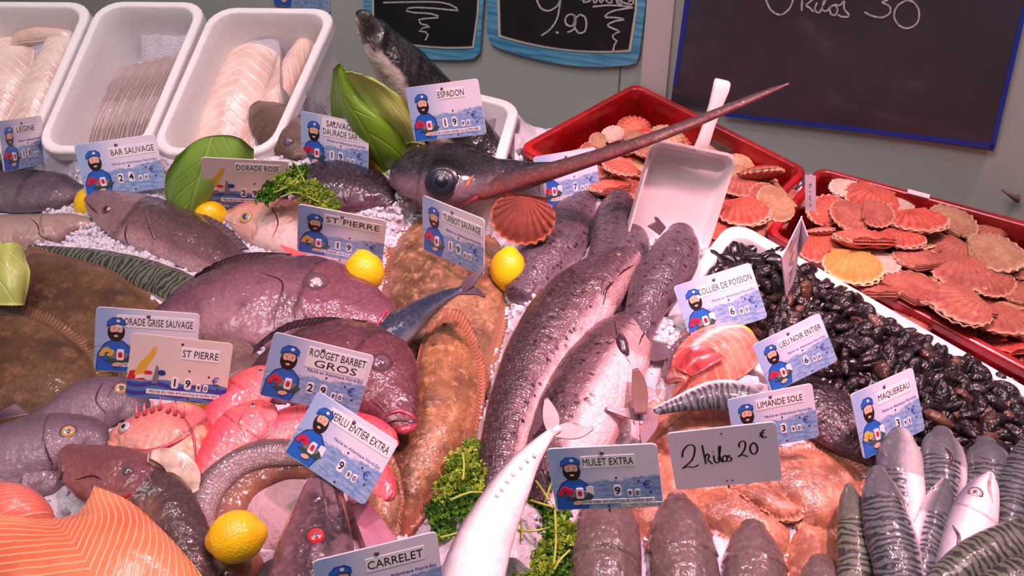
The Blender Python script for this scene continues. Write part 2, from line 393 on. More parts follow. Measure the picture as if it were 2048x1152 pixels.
def finmat(name, col, dark, rough=.35, freq=150., coat=.5):
    q = Mat(name); fb = q.sep(q.att('fb')); r = q.step(q.math('SINE', q.math('MULTIPLY', fb[1], freq)), -.2, .8)
    c = q.mix(q.math('MULTIPLY', r, .7), C(*col), C(*dark)); c = q.mix(q.math('MULTIPLY', q.noise(q.obj(), 60), .4), c, C(*dark))
    return q.fin(c, rough, coat, .1, nrm=q.bump(r, .4, .0008))
M_PUPIL = plain('pupil', (12, 12, 22), .1, 1.)
M_PUPILB = plain('pupil_cloudy', (70, 82, 110), .12, 1.)
M_GOLD = plain('iris_gold', (225, 180, 110), .2, 1., 60, .3)
M_SILV = plain('iris_silver', (200, 190, 190), .2, 1., 60, .3)
M_REDI = plain('iris_red', (225, 40, 50), .2, 1., 60, .3)
M_DARKI = plain('iris_dark', (45, 55, 75), .1, 1.)
M_BROWNI = plain('iris_brown', (105, 70, 60), .2, 1.)
M_MOUTH = plain('mouth_dark', (60, 16, 24), .3, .6)
M_LIP = plain('lip_red', (175, 60, 80), .3, .8, 80, .3)
M_LIPP = plain('lip_pale', (215, 170, 165), .3, .8, 80, .3)
M_GILL = plain('gill_red', (190, 30, 45), .3, .8, 80, .4)
M_SOCK = plain('eye_socket', (110, 80, 90), .25, .9, 80, .3)
M_SOCKP = plain('eye_socket_pink', (205, 110, 120), .25, .9, 80, .3)
def child(name, me, par, loc=(0, 0, 0)):
    o_ = bpy.data.objects.new(name, me); COL.objects.link(o_); o_.parent = par; o_.location = loc; return o_
# ------------------------------------------------------------------ rigid containers
def rloop(A, B, Cc, D, ins, rad, ns=14, nc=5):
    """rounded quad loop; A,B far side, Cc,D near side; ins inset in metres"""
    A, B, Cc, D = [np.array(x) for x in (A, B, Cc, D)]
    LU = (np.linalg.norm(B - A) + np.linalg.norm(Cc - D)) / 2; LV = (np.linalg.norm(D - A) + np.linalg.norm(Cc - B)) / 2
    r = max(rad - ins * .6, .003); x0, x1, y0, y1 = ins, LU - ins, ins, LV - ins; pts = []
    def side(ax, ay, bx, by): pts.extend([(ax + (bx - ax) * i / ns, ay + (by - ay) * i / ns) for i in range(ns + 1)])
    def corner(cx, cy, a0): pts.extend([(cx + r * math.cos(a0 + math.pi / 2 * i / nc), cy + r * math.sin(a0 + math.pi / 2 * i / nc)) for i in range(1, nc)])
    side(x0 + r, y0, x1 - r, y0); corner(x1 - r, y0 + r, -math.pi / 2); side(x1, y0 + r, x1, y1 - r); corner(x1 - r, y1 - r, 0)
    side(x1 - r, y1, x0 + r, y1); corner(x0 + r, y1 - r, math.pi / 2); side(x0, y1 - r, x0, y0 + r); corner(x0 + r, y0 + r, math.pi)
    out = []
    for x, y in pts:
        u, v = x / LU, y / LV; out.append((A * (1 - u) + B * u) * (1 - v) + (D * (1 - u) + Cc * u) * v)
    return np.array(out)
def crate(name, q, dp, th, mat, label, cat, nrm=None, taper=.01, lip=.008, rad=.02, slots=(), lipw=None, foot=True, shift=None):
    n_ = N if nrm is None else nrm; lipw = th if lipw is None else lipw
    dn = -n_ * dp if shift is None else shift
    L = lambda ins, h: rloop(*q, ins, rad) + dn * h
    hl = lip / dp
    rings = [L(lip * .6 + taper, 1), L(lip * .6 + taper * .36, .36), L(lip * .6 + taper * .16, max(.16, hl * 1.8)), L(lip * .6, hl * 1.6), L(0, hl * 1.4), L(0, .02), L(lip * .25, 0), L(lipw - .002, 0), L(lipw, .03),
             L(lipw + taper * .16, max(.16, hl * 1.8)), L(lipw + taper * .36, .36), L(lipw + taper, .93)]
    M_ = len(rings[0]); V = np.vstack(rings); Fc = []
    for i in range(len(rings) - 1):
        for j in range(M_):
            if j in slots and i in (1, 9): continue
            j2 = (j + 1) % M_; Fc.append((i * M_ + j, i * M_ + j2, (i + 1) * M_ + j2, (i + 1) * M_ + j))
    if slots:
        for j in sorted(slots):
            j2 = (j + 1) % M_
            Fc.append((1 * M_ + j, 1 * M_ + j2, 10 * M_ + j2, 10 * M_ + j)); Fc.append((2 * M_ + j2, 2 * M_ + j, 9 * M_ + j, 9 * M_ + j2))
            if (j - 1) not in slots: Fc.append((1 * M_ + j, 10 * M_ + j, 9 * M_ + j, 2 * M_ + j))
            if (j + 1) not in slots: Fc.append((1 * M_ + j2, 2 * M_ + j2, 9 * M_ + j2, 10 * M_ + j2))
    Fc.append(tuple((len(rings) - 1) * M_ + j for j in range(M_))); Fc.append(tuple(range(M_))[::-1])
    c = V.mean(0); c = c - n_ * 0; lo = V[((V - O) @ N).argmin()]; r = empty(name, c, label, cat)
    o = part('crate_shell', V, Fc, mat, r, foot=foot, smooth=False)
    bv = o.modifiers.new('b', 'BEVEL'); bv.width = .0015; bv.segments = 2; bv.limit_method = 'ANGLE'
    for p_ in o.data.polygons: p_.use_smooth = True
    o.data.set_sharp_from_angle(angle=R_(38)) if hasattr(o.data, 'set_sharp_from_angle') else None
    return r
m_foam = plain('polystyrene_white', (236, 232, 232), .55, .15, 130, .02, bump=.15, bscale=160)
m_poly = plain('white_plastic_box', (226, 220, 222), .35, .3, 8, .06, bump=.05)
q = Mat('red_plastic'); f = q.noise(q.obj(), 14, 5, .7)
c = q.mix(q.step(f, .35, .68), C(120, 8, 14), C(178, 18, 26)); c = q.mix(q.math('MULTIPLY', q.step(q.noise(q.scale(q.obj(), (1, 1, 6)), 60, 4), .62, .75), .35), c, C(215, 100, 100))
m_red = q.fin(c, .32, .4, .15, nrm=q.bump(f, .25, .003))
# crate corners
w_c = .055
CR1 = [P(1272, 163, w_c), P(1620, 338, w_c), P(1450, 505, w_c), P(1034, 292, w_c)]
CR2 = [P(1638, 332, w_c), P(2120, 458, w_c), P(2205, 822, w_c), P(1530, 462, w_c)]
MB = [P(1465, 434, .075), P(2150, 826, .075), P(2012, 1015, .075), P(1312, 628, .075)]
BN = np.array([0, -math.sin(R_(33)), math.cos(R_(33))]); BP = P(420, 315, .075)
bx = lambda x, y, off=0: PP(x, y, BP + BN * off, BN)
BX = [[bx(-75, 0), bx(190, 2), bx(56, 304), bx(-200, 304)], [bx(198, 0), bx(417, 2), bx(288, 304), bx(64, 304)], [bx(424, 12), bx(678, 15), bx(545, 308), bx(294, 308)]]
# ------------------------------------------------------------------ wall
psi = R_(30); WT = np.array([math.cos(psi), -math.sin(psi), 0]); WN = np.array([-math.sin(psi), -math.cos(psi), 0]); Z3 = np.array([0, 0, 1.])
wd_ = min(float(p @ WN) for p in CR1 + CR2 + MB) - .012
W0 = WN * wd_; WP = lambda x, y, off=0: PP(x, y, W0 + WN * off, WN)
q = Mat('wall_paint'); n_ = q.noise(q.obj(), 3, 3); c = q.mix(n_, C(168, 172, 166), C(184, 186, 178))
m_wall = q.fin(c, .6, 0, nrm=q.bump(q.noise(q.obj(), 240, 3), .08, .001))
def boxmesh(p, ax, ay, az, lx, ly, lz):
    V = [p + ax * a * lx + ay * b * ly + az * c * lz for a in (0, 1) for b in (0, 1) for c in (0, 1)]
    return V, [(0, 1, 3, 2), (4, 6, 7, 5), (0, 4, 5, 1), (2, 3, 7, 6), (0, 2, 6, 4), (1, 5, 7, 3)]
wb = W0 - WT * 0; base = np.array([*(W0 + WT * (WT @ (WP(1024, 200) - W0)))[:2], 0])
V, Fc = boxmesh(base - WT * 2.6, WT, Z3, -WN, 5.0, 2.6, .1)
o = part('wall_back', V, Fc, m_wall, smooth=False); tag(o, kind='structure')
m_trim = plain('trim_paint', (202, 190, 188), .5)
s0 = WP(1292, 60); s1 = WP(1346, 60); wdt = abs((s1 - s0) @ WT)
V, Fc = boxmesh(np.array([s0[0], s0[1], 0]), WT, Z3, WN, wdt, 2.6, .006)
o = part('trim_1', V, Fc, m_trim, smooth=False); tag(o, kind='structure')
s0 = WP(1242, 100); V, Fc = boxmesh(np.array([s0[0], s0[1], 0]), WT, Z3, WN, .002, 2.6, .0015)
o = part('trim_2', V, Fc, plain('joint_grey', (105, 105, 102)), smooth=False); tag(o, kind='structure')
V, Fc = boxmesh(np.array([-2.4, -2.5, -.05]), UU, np.array([0, 1., 0]), Z3, 4.8, 5.2, .05)
o = part('floor', V, Fc, plain('floor_tile', (120, 112, 108), .5, nscale=8, namt=.2), smooth=False); tag(o, kind='structure')
# ------------------------------------------------------------------ boards on the wall
def slab(name, pts3, nrm, thick, mat, parent):
    V = np.array(pts3); k = len(V); V2 = np.vstack([V, V + nrm * thick])
    Fc = [tuple(range(k))[::-1], tuple(range(k, 2 * k))] + [(i, (i + 1) % k, (i + 1) % k + k, i + k) for i in range(k)]
    return part(name, V2, Fc, mat, parent, smooth=False)
def ribbon3(name, lines, fn, nrm, wpx, mat, parent, thick=.0006, n=40):
    """drawn strokes: fn maps 2-D points into the surface"""
    V = []; Fc = []
    for L in lines:
        S = crm(L, n) if len(L) > 2 else crm(L, 3); k = len(S); T = np.gradient(S, axis=0); T /= np.linalg.norm(T, axis=1)[:, None] + 1e-9
        Q = np.stack([-T[:, 1], T[:, 0]], 1) * wpx / 2; b0 = len(V)
        for i in range(k):
            for s_ in (1, -1):
                p = np.array(fn(*(S[i] + Q[i] * s_))); V.append(p); V.append(p + nrm * thick)
        for i in range(k - 1):
            a = b0 + i * 4; e = a + 4; Fc += [(a + 1, a + 3, e + 3, e + 1), (a, e, e + 2, a + 2), (a, a + 1, e + 1, e), (a + 2, e + 2, e + 3, a + 3)]
        Fc += [(b0, b0 + 2, b0 + 3, b0 + 1), (b0 + k * 4 - 4, b0 + k * 4 - 3, b0 + k * 4 - 1, b0 + k * 4 - 2)]
    return part(name, V, Fc, mat, parent, smooth=False)
q = Mat('blue_board_rim'); n_ = q.noise(q.scale(q.obj(), (1, 1, 14)), 12, 4); m_blue = q.fin(q.mix(q.step(n_, .3, .7), C(50, 130, 175), C(115, 180, 208)), .4, .2)
m_cream = plain('cream_line', (205, 200, 180), .5); m_black = plain('chalkboard_black', (22, 21, 26), .45, .1, 20, .3)
m_chalk = plain('chalk_white', (195, 190, 200), .7, nscale=300, namt=.25)
m_slate = plain('large_slate', (60, 54, 64), .38, .25, 4, .22); m_bluet = plain('blue_tape', (28, 52, 150), .45)
def cs(x, y): return (680 + x / 2.881, y / 2.881)
def cs4(x, y): return (1200 + x / 2.304, y / 2.304)
def board(label, outer, cream, black, strokes, wst):
    r = empty('price_board', WP(*outer[0]), label, 'price board')
    slab('board_rim', [WP(*p, .002) for p in crm(outer, 60, True)], WN, .006, m_blue, r)
    slab('cream_line', [WP(*p, .0085) for p in cream], WN, .001, m_cream, r)
    slab('chalk_panel', [WP(*p, .0098) for p in black], WN, .001, m_black, r)
    ribbon3('chalk_writing', strokes, lambda x, y: WP(x, y, .0112), WN, wst, m_chalk, r)
    return r
def dense(pts): # straight segments, many points, keeps corners
    out = []
    for a, b in zip(pts, pts[1:] + pts[:1]):
        for i in range(6): out.append((a[0] + (b[0] - a[0]) * i / 6, a[1] + (b[1] - a[1]) * i / 6))
    return out
arc = lambda p, q_, sag, n=14: [(p[0] + (q_[0] - p[0]) * i / n, p[1] + (q_[1] - p[1]) * i / n + sag * 4 * (i / n) * (1 - i / n)) for i in range(n + 1)]
board('blue-edged chalk board behind the black fish head, wavy line on it',
      dense([(728, -140), (980, -140), (974, -40), (967, 40), (963, 100)]) [:24] + [(962, 106), (952, 115), (930, 118), (900, 118), (850, 116), (800, 110), (750, 98), (736, 92), (733, 40)],
      [(742, -130), (966, -130), (957, 30), (948, 96)] + arc((948, 96), (746, 76), 8) , [(746, -130), (961, -130), (953, 28), (944, 91)] + arc((944, 91), (750, 72), 8),
      [[cs(*p) for p in [(250, 15), (380, 12), (560, 12), (640, 28), (685, 60), (620, 55), (500, 45), (400, 45), (375, 58), (420, 72), (520, 78), (575, 98), (520, 105), (455, 112), (450, 130), (500, 145), (525, 152), (480, 160), (455, 178), (500, 185), (515, 192), (498, 210), (492, 232)]]], 3.0)
board('blue-edged chalk board with a price of 9,90 on it',
      dense([(976, -140), (1308, -140), (1298, -40), (1290, 40), (1280, 112)])[:24] + [(1279, 120), (1268, 127), (1240, 130), (1190, 132), (1130, 127), (1070, 115), (1010, 98), (986, 86), (978, 70), (978, 20)],
      [(992, -130), (1280, -130), (1274, 20), (1262, 103)] + arc((1262, 103), (997, 73), 13), [(997, -130), (1275, -130), (1269, 20), (1257, 98)] + arc((1257, 98), (1002, 69), 13),
      [[cs(*p) for p in L] for L in [
          [(1125, -60), (1135, 0), (1160, 48), (1200, 62), (1245, 40), (1270, 0), (1275, -50), (1268, 20), (1250, 110), (1210, 170), (1160, 205)], [(1245, 182), (1253, 190), (1258, 184)],
          [(1352, 88), (1325, 82), (1300, 105), (1305, 140), (1335, 150), (1352, 120), (1352, 88), (1358, 130), (1345, 170), (1312, 186)], [(1385, 82), (1355, 110), (1352, 155), (1378, 190), (1410, 180), (1420, 140), (1412, 100), (1385, 82)],
          [(1385, 0), (1420, -18), (1400, 12), (1440, 5), (1455, -10), (1470, 20), (1490, -12), (1505, 18), (1525, -10), (1545, 15), (1570, 12), (1560, -12), (1590, -8), (1600, 20), (1625, 22), (1620, -5), (1600, 0), (1650, 20), (1685, 25), (1690, 0), (1660, 10)],
          [(1455, 38), (1560, 30), (1690, 42), (1640, 50), (1560, 68), (1525, 98), (1580, 100), (1640, 112), (1590, 120), (1540, 145), (1575, 165), (1612, 182), (1580, 195), (1568, 215), (1595, 235), (1580, 262), (1575, 300)]]], 3.4)
r = empty('chalkboard', WP(1640, 60), 'large dark slate board with blue taped edge and chalk figures', 'blackboard')
K_ = dict(thick=.008)
slab('slate_panel', [WP(*p, .004) for p in [(1392, -160), (2085, -160), (2050, 0), (1988, 300), (1344, 205), (1372, 0)]], WN, .006, m_slate, r)
for nm, pts in (('blue_tape', [(1386, -160), (1371, 0), (1346, 170), (1354, 171), (1380, 0), (1395, -160)]), ('blue_tape', [(1450, 226), (1448, 232), (1700, 262), (1985, 298), (1989, 288), (1700, 252)]), ('blue_tape', [(2048, 0), (1979, 297), (1989, 299), (2058, 0), (2080, -160), (2070, -160)])):
    slab(nm, [WP(*p, .0102) for p in pts], WN, .0006, m_bluet, r)
ribbon3('chalk_writing', [[cs4(*p) for p in L] for L in [
    [(745, -60), (765, 0), (790, 48), (830, 68), (868, 45), (890, 0), (895, -60)], [(935, -20), (930, 20), (930, 50)], [(985, -5), (950, 25), (965, 35), (985, 55)], [(1000, 12), (990, 45), (1010, 58), (1030, 20), (1045, -10), (1030, 10), (1025, 45), (1045, 50), (1060, 30)],
    [(1085, 20), (1060, 35), (1065, 65), (1085, 68), (1095, 40), (1082, 22), (1105, 25), (1125, 5), (1125, 40), (1148, 72), (1120, 78), (1095, 68)],
    [(1270, -30), (1310, -20), (1325, 0), (1300, 10), (1335, 30), (1335, 60), (1300, 80), (1250, 72), (1218, 55)],
    [(1415, 0), (1370, -30), (1390, -60), (1450, -50), (1440, -15), (1415, 0), (1372, 25), (1355, 75), (1380, 118), (1420, 130), (1462, 105), (1470, 50), (1445, 10), (1410, 0)]]],
    lambda x, y: WP(x, y, .0103), WN, 3.4, m_chalk, r)
hp = WP(2036, 393); V, Fc = tube([hp, hp + WN * .012, hp + WN * .02 + Z3 * .008 - WT * .01, hp + WN * .02 + Z3 * .013 - WT * .022], [.003, .004, .003, .001])
tag(part('wall_hook', V, Fc, plain('hook_brown', (110, 80, 80))), 'small brown hook on the wall above the right red crate', 'hook')
# ------------------------------------------------------------------ containers
for bq, lb in zip(BX, ('white polystyrene box at the far left with pale fish fillets', 'middle white polystyrene box with long grey fillets', 'white polystyrene box with two big cod loins, right of the row')):
    crate('polystyrene_box', bq, .12, .013, m_foam, lb, 'box', nrm=BN, taper=.008, lip=.012, rad=.035, shift=-BN * .135 - VV * .02 + UU * .018)
NT_ = len(rloop(*CR1, 0, .02))
crate('red_crate', CR1, .13, .012, m_red, 'red plastic crate of scallops behind the sword and the scoop', 'crate', taper=.012, lip=.009, rad=.018, slots=set(range(6, 9)))
crate('red_crate', CR2, .13, .012, m_red, 'red plastic crate of scallops at the right edge', 'crate', taper=.012, lip=.009, rad=.018, slots=set(range(5, 8)))
crate('mussel_box', MB, .11, .016, m_poly, 'large white box heaped with black mussels', 'box', taper=.02, lip=.012, rad=.03, lipw=.018)
crate('white_tray', [P(872, 165, .07), P(1042, 206, .07), P(1002, 345, .07), P(820, 300, .07)], .09, .014, m_foam, 'white polystyrene tray peeking out behind the black fish', 'box', taper=.006, lip=.01, rad=.03, lipw=.016)
# white label piece on crate and rim
a_ = P(1812, 383, w_c + .0005); b_ = P(1856, 394.5, w_c + .0005)
V, Fc = boxmesh(a_ - VV * .004, nz(b_ - a_), nz(np.cross(N, nz(b_ - a_))), N, np.linalg.norm(b_ - a_), .009, .0012)
tag(part('paper_label', V, Fc, plain('paper_white', (225, 210, 212), .6), smooth=False), 'small white paper stuck on the back rim of the right crate', 'label')
# ------------------------------------------------------------------ scoop
Mx, W = rectframe((1302, 268), (1460, 297), (1246, 470), 1.18, .06)
r = empty('ice_scoop', (0, 0, 0), 'white plastic hand scoop with long handle standing in the crates', 'scoop'); r.matrix_world = Mx
m_scoop = plain('scoop_plastic', (236, 222, 220), .3, .4)
def rrect(x0, y0, x1, y1, rad, nc=6):
    out = []
    for cx, cy, a0 in ((x1 - rad, y0 + rad, -90), (x1 - rad, y1 - rad, 0), (x0 + rad, y1 - rad, 90), (x0 + rad, y0 + rad, 180)):
        out += [(cx + rad * math.cos(R_(a0 + 90 * i / nc)), cy + rad * math.sin(R_(a0 + 90 * i / nc))) for i in range(nc + 1)]
    return out
rings = []
for ins, z in ((0.03, -.012), (0, .12), (0.0, .135), (.02, .135), (.028, .12), (.06, .02), (.10, .0)):
    rings.append([(x, y, z) for x, y in rrect(ins, ins - .1, 1 - ins, 1.12 - ins * 1.5, .13 - ins * .5)])
k = len(rings[0]); V = np.array(sum(rings, [])) * W; Fc = grid_faces(len(rings), k, True); Fc.append(tuple(6 * k + j for j in range(k))); Fc.append(tuple(range(k))[::-1])
child('scoop_blade', mesh('scoop_blade', V, Fc, m_scoop, smooth=False), r)
HS = [(1.06, .13, .10), (1.18, .12, .11), (1.36, .11, .10), (1.58, .125, .09), (1.74, .155, .08), (1.81, .155, .06), (1.84, .13, .04)]
V = []; 
for i, (y, hw, z) in enumerate(HS):
    for x_, zz in ((-1, -.03), (-.9, .03), (.9, .03), (1, -.03), (.6, -.05), (-.6, -.05)): V.append(((.56 + (y - 1.06) * .06 + x_ * hw * .62) * W, y * W, (z + zz) * W))
Fc = grid_faces(len(HS), 6, True); Fc += [tuple(range(6))[::-1], tuple(range(len(HS) * 6 - 6, len(HS) * 6))]
o = child('handle', mesh('handle', V, Fc, m_scoop), r); bv = o.modifiers.new('b', 'BEVEL'); bv.width = .002; bv.segments = 2
# ------------------------------------------------------------------ price cards
m_card = Mat('card_print'); q = m_card; ob = q.n('ShaderNodeTexCoord', out=3); s_ = q.sep(ob)
wx = q.noise(ob, 7, 4); line_ = q.math('MULTIPLY_ADD', wx, .16, q.math('MULTIPLY', s_[0], .05)); hh_ = q.math('ADD', s_[1], q.math('MULTIPLY', line_, -1.0))
sea = q.mix(q.step(q.noise(q.scale(ob, (1, 3.5, 1)), 9, 5, .7), .3, .72), C(92, 136, 190), C(176, 190, 222))
sky = q.mix(q.step(s_[0], .05, .6), C(158, 180, 220), C(232, 222, 238))
c = q.mix(q.step(hh_, .20, .235), sea, sky); c = q.mix(q.step(s_[2], .0005, .001), C(228, 222, 228), c)
m_card = q.fin(c, .22, .5, .12)
q = Mat('boat_card_print'); ob = q.obj(); s_ = q.sep(ob)
wv = q.math('SINE', q.math('MULTIPLY_ADD', s_[0], 14.0, q.math('MULTIPLY', s_[1], 40.0))); 
st = q.step(q.math('SINE', q.math('ADD', q.math('MULTIPLY', s_[1], 70.0), q.math('MULTIPLY', q.math('SINE', q.math('MULTIPLY', s_[0], 16.0)), 1.3))), -.2, .3)
sea = q.mix(st, C(62, 60, 150), C(70, 122, 180)); edge = q.math('ADD', s_[1], q.math('MULTIPLY', q.math('SINE', q.math('MULTIPLY', s_[0], 13.0)), .015))
c = q.mix(q.step(edge, .2, .215), sea, C(226, 206, 200)); c = q.mix(q.step(s_[2], .0005, .001), C(226, 210, 205), c); m_card2 = q.fin(c, .25, .5, .12)
m_plainc = plain('plain_card', (228, 212, 228), .25, .4)
m_strip = plain('label_strip', (238, 232, 236), .5); m_ink = plain('black_ink', (30, 24, 34), .5); m_inkb = plain('blue_ink', (52, 60, 150), .5)
mp = {k: plain('print_' + k, v, .35, .3) for k, v in dict(blue=(40, 98, 190), dblue=(28, 60, 120), skin=(228, 175, 150), beard=(38, 26, 30), red=(205, 30, 55), green=(60, 78, 72), white=(235, 225, 230), yellow=(225, 175, 60), grey=(120, 120, 130)).items()}
MPL = list(mp.values()); MPI = {k: i for i, k in enumerate(mp)}
m_stud = plain('stud_grey', (120, 110, 118), .3, .3, metal=.6); m_hole = plain('hole_dark', (50, 45, 55), .6)
def layers(shapes, z0=.0024, dz=.0006):
    V = []; Fc = []; fm = []
    for i, (col, pts) in enumerate(shapes):
        k = len(pts); b0 = len(V); z = z0 + dz * i
        V += [(x, y, z0 - .001) for x, y in pts] + [(x, y, z) for x, y in pts]
        Fc.append(tuple(range(b0 + k, b0 + 2 * k))); fm.append(MPI[col])
        for j in range(k): Fc.append((b0 + j, b0 + (j + 1) % k, b0 + k + (j + 1) % k, b0 + k + j)); fm.append(MPI[col])
    return V, Fc, fm
def ell(cx, cy, rx, ry, rot=0, n=18):
    a = R_(rot); return [(cx + rx * math.cos(t) * math.cos(a) - ry * math.sin(t) * math.sin(a), cy + rx * math.cos(t) * math.sin(a) + ry * math.sin(t) * math.cos(a)) for t in [2 * math.pi * i / n for i in range(n)]]
def fisher(redlob=True):
    lob = 'red' if redlob else 'yellow'
    return [('dblue', [(.02, .01), (.03, .2), (.09, .31), (.17, .36), (.27, .35), (.35, .27), (.36, .16), (.31, .01)]),
            ('blue', [(.03, .012), (.04, .2), (.10, .30), (.17, .345), (.27, .335), (.335, .26), (.345, .16), (.30, .012)]),
            ('beard', ell(.2, .44, .083, .105)), ('skin', ell(.2, .475, .062, .075)), ('beard', [(.125, .46), (.14, .40), (.165, .355), (.2, .335), (.24, .355), (.265, .40), (.275, .46), (.245, .435), (.2, .445), (.16, .435)]),
            ('skin', ell(.2, .398, .022, .012)), ('white', ell(.175, .485, .013, .009)), ('white', ell(.225, .485, .013, .009)), ('beard', ell(.176, .485, .006, .007)), ('beard', ell(.226, .485, .006, .007)), ('skin', ell(.2, .46, .012, .02)),
            ('dblue', [(.105, .50), (.11, .555), (.16, .60), (.24, .6), (.285, .565), (.285, .51), (.2, .53)]), ('blue', [(.11, .515), (.115, .555), (.165, .592), (.235, .592), (.275, .56), (.277, .525), (.2, .54)]), ('white', ell(.215, .565, .018, .016)),
            ('green', [(.10, .13), (.2, .17), (.33, .2), (.38, .16), (.33, .12), (.2, .10)]), ('grey', [(.12, .19), (.24, .23), (.33, .2), (.3, .15), (.16, .15)]),
            (lob, ell(.105, .235, .045, .025, 30)), (lob, ell(.16, .225, .035, .02, -20)), (lob, ell(.075, .19, .028, .022)), (lob, ell(.15, .19, .03, .015, 10)), ('skin', ell(.22, .085, .045, .022, 10))]
def boat():
    return [('red', [(.0, .2), (.02, .29), (.10, .31), (.12, .24), (.2, .2)]), ('yellow', [(.06, .25), (.10, .38), (.19, .50), (.22, .58), (.26, .55), (.24, .47), (.19, .38), (.17, .26)]), ('skin', ell(.245, .56, .02, .03)),
            ('white', [(.08, .25), (.16, .27), (.17, .23), (.08, .21)]), ('grey', [(.24, .17), (.27, .38), (.29, .36), (.31, .28), (.30, .18)]), ('red', ell(.20, .29, .04, .02)), ('dblue', ell(.33, .30, .04, .03))]
def tmesh(body, size, align='CENTER', sp=1.0, bold=0.):
    cu = bpy.data.curves.new('print_text', 'FONT'); cu.body = body; cu.size = size; cu.align_x = align; cu.align_y = 'CENTER'; cu.extrude = .0008; cu.resolution_u = 2; cu.space_character = sp; cu.offset = bold
    return cu
def to_meshes(curves):
    obs = [bpy.data.objects.new('t', c_) for c_ in curves]
    for o_ in obs: COL.objects.link(o_)
    dg = bpy.context.evaluated_depsgraph_get(); out = []
    for o_, c_ in zip(obs, curves):
        me = bpy.data.meshes.new_from_object(o_.evaluated_get(dg)); me.name = 'print_text'; out.append(me)
    for o_ in obs: bpy.data.objects.remove(o_)
    return out
E_ = 'é'
SUB = 'Pêché en Atlantique Nord-Est'; SEA = 'PECHE EN MER ATLANTIQUE NORD EST'
# TL TR BL foot-height kind title(lines) strip(x0,y0,x1,y1) digits(big, small) subtitle bottom label
CARDS = [
 ('A', (12, 246), (88, 231), (15, 343), .07, ['LEGINE'], (.36, .50, .80, .60), ('1', '3', '50'), SUB, None, 'small blue price card before the far left box of fillets', 1),
 ('A', (163, 292), (311, 269), (180, 398), .05, ['BAR SAUVAGE'], (.40, .47, .97, .60), ('2', '4', '60'), SUB, None, 'blue price card reading BAR SAUVAGE over the sea bass', 1),
 ('B', (413, 318), (574, 325), (413, 408), .05, ['DORADE ROSE'], (.38, .52, .90, .64), ('2', '9', ''), None, SEA, 'beige boat price card reading DORADE ROSE', 1),
 ('A', (607, 224), (737, 251), (603, 328), .06, ['SAUVAGE', 'DAURADE SAR'], (.32, .44, .86, .56), ('1', '9', '50'), SUB, None, 'blue price card reading SAUVAGE DAURADE SAR beside a lemon', 1),
 ('A', (812, 178), (955, 161), (829, 285), .165, ['ESPADON'], (.42, .50, .80, .62), ('1', '9', '90'), None, 'PECHE EN OCEAN INDIEN OU AUTRE MER', 'blue price card reading ESPADON above the swordfish head', 1),
 ('A', (1068, 316), (1190, 294), (1081, 416), .05, [], None, ('', '7', '65'), None, 'PECHE EN OCEAN ATLANTIQUE NORD', 'blue price card crossed by the sword, beside the red crate', 1),
 ('A', (845, 390), (965, 441), (845, 500), .07, ['TURBOT SAUVAGE'], (.34, .48, .97, .60), ('1', '9', '60'), SUB, None, 'blue price card reading TURBOT SAUVAGE turned to the right', 1),
 ('A', (603, 411), (769, 443), (596, 502), .06, ['ST PIERRE'], (.30, .50, .95, .63), ('1', '9', '9'), None, 'EN MER ATLANTIQUE', 'blue price card reading ST PIERRE behind a lemon', 1),
 ('A', (200, 616), (389, 628), (196, 740), .115, ['DORADE GRISE SAUVAGE'], (.20, .50, .96, .63), ('', '', ''), None, 'PECHE EN', 'blue price card reading DORADE GRISE SAUVAGE', 1),
 ('B', (268, 668), (456, 688), (257, 792), .135, ['ST PIERRE'], (.50, .47, .88, .60), ('1', '9', '90'), None, SEA, 'beige boat price card reading ST PIERRE', 1),
 ('A', (550, 667), (743, 713), (520, 789), .145, ['ROUGET BARBET', 'GROS'], (.36, .42, .96, .54), ('2', '9', '90'), SUB, None, 'blue price card reading ROUGET BARBET GROS', 1),
 ('A', (630, 782), (791, 886), (566, 905), .165, ['MERLU ENTIER EXTRA'], (.22, .51, .98, .64), ('', '9', '90'), SUB, None, 'blue price card reading MERLU ENTIER EXTRA', 1),
 ('A', (1098, 902), (1311, 893), (1112, 1021), .15, ['MULET EXTRA'], (.30, .47, .79, .60), ('', '9', '90'), None, 'PECHE MER ATLANTIQUE NORD EST', 'blue price card reading MULET EXTRA', 1),
 ('C', (1343, 870), (1550, 849), (1354, 981), .12, [], None, None, None, None, 'plain pink card handwritten 2 kilos 20', 1),
 ('A', (1463, 801), (1625, 769), (1474, 906), .095, ['LIMANDE SOLE'], (.32, .49, .88, .62), ('', '3', '90'), SUB, None, 'blue price card reading LIMANDE SOLE behind the handwritten card', 1),
 ('A', (1350, 573), (1500, 524), (1384, 684), .09, ['COLLIER DE POISSON'], (.24, .47, .98, .60), ('', '6', '80'), SUB, None, 'blue price card reading COLLIER DE POISSON', 1),
 ('A', (1512, 691), (1640, 626), (1546, 787), .11, ['LIEU NOIR ENTIER'], (.32, .47, .97, .60), ('', '6', '90'), SUB, None, 'blue price card reading LIEU NOIR ENTIER', 1),
 ('A', (1716, 791), (1832, 734), (1733, 917), .09, ['MAQUEREAU'], (.36, .47, .90, .60), ('', '3', '95'), SUB, None, 'blue price card reading MAQUEREAU before the mussels', 1),
 ('A', (627, 1131), (863, 1073), (655, 1262), .15, ['CARRELET'], (.40, .47, .88, .60), ('', '', ''), SUB, None, 'blue price card reading CARRELET at the bottom edge', 1),
]
m_pin = plain('pin_steel', (140, 135, 140), .3, metal=.8)
shared = {}
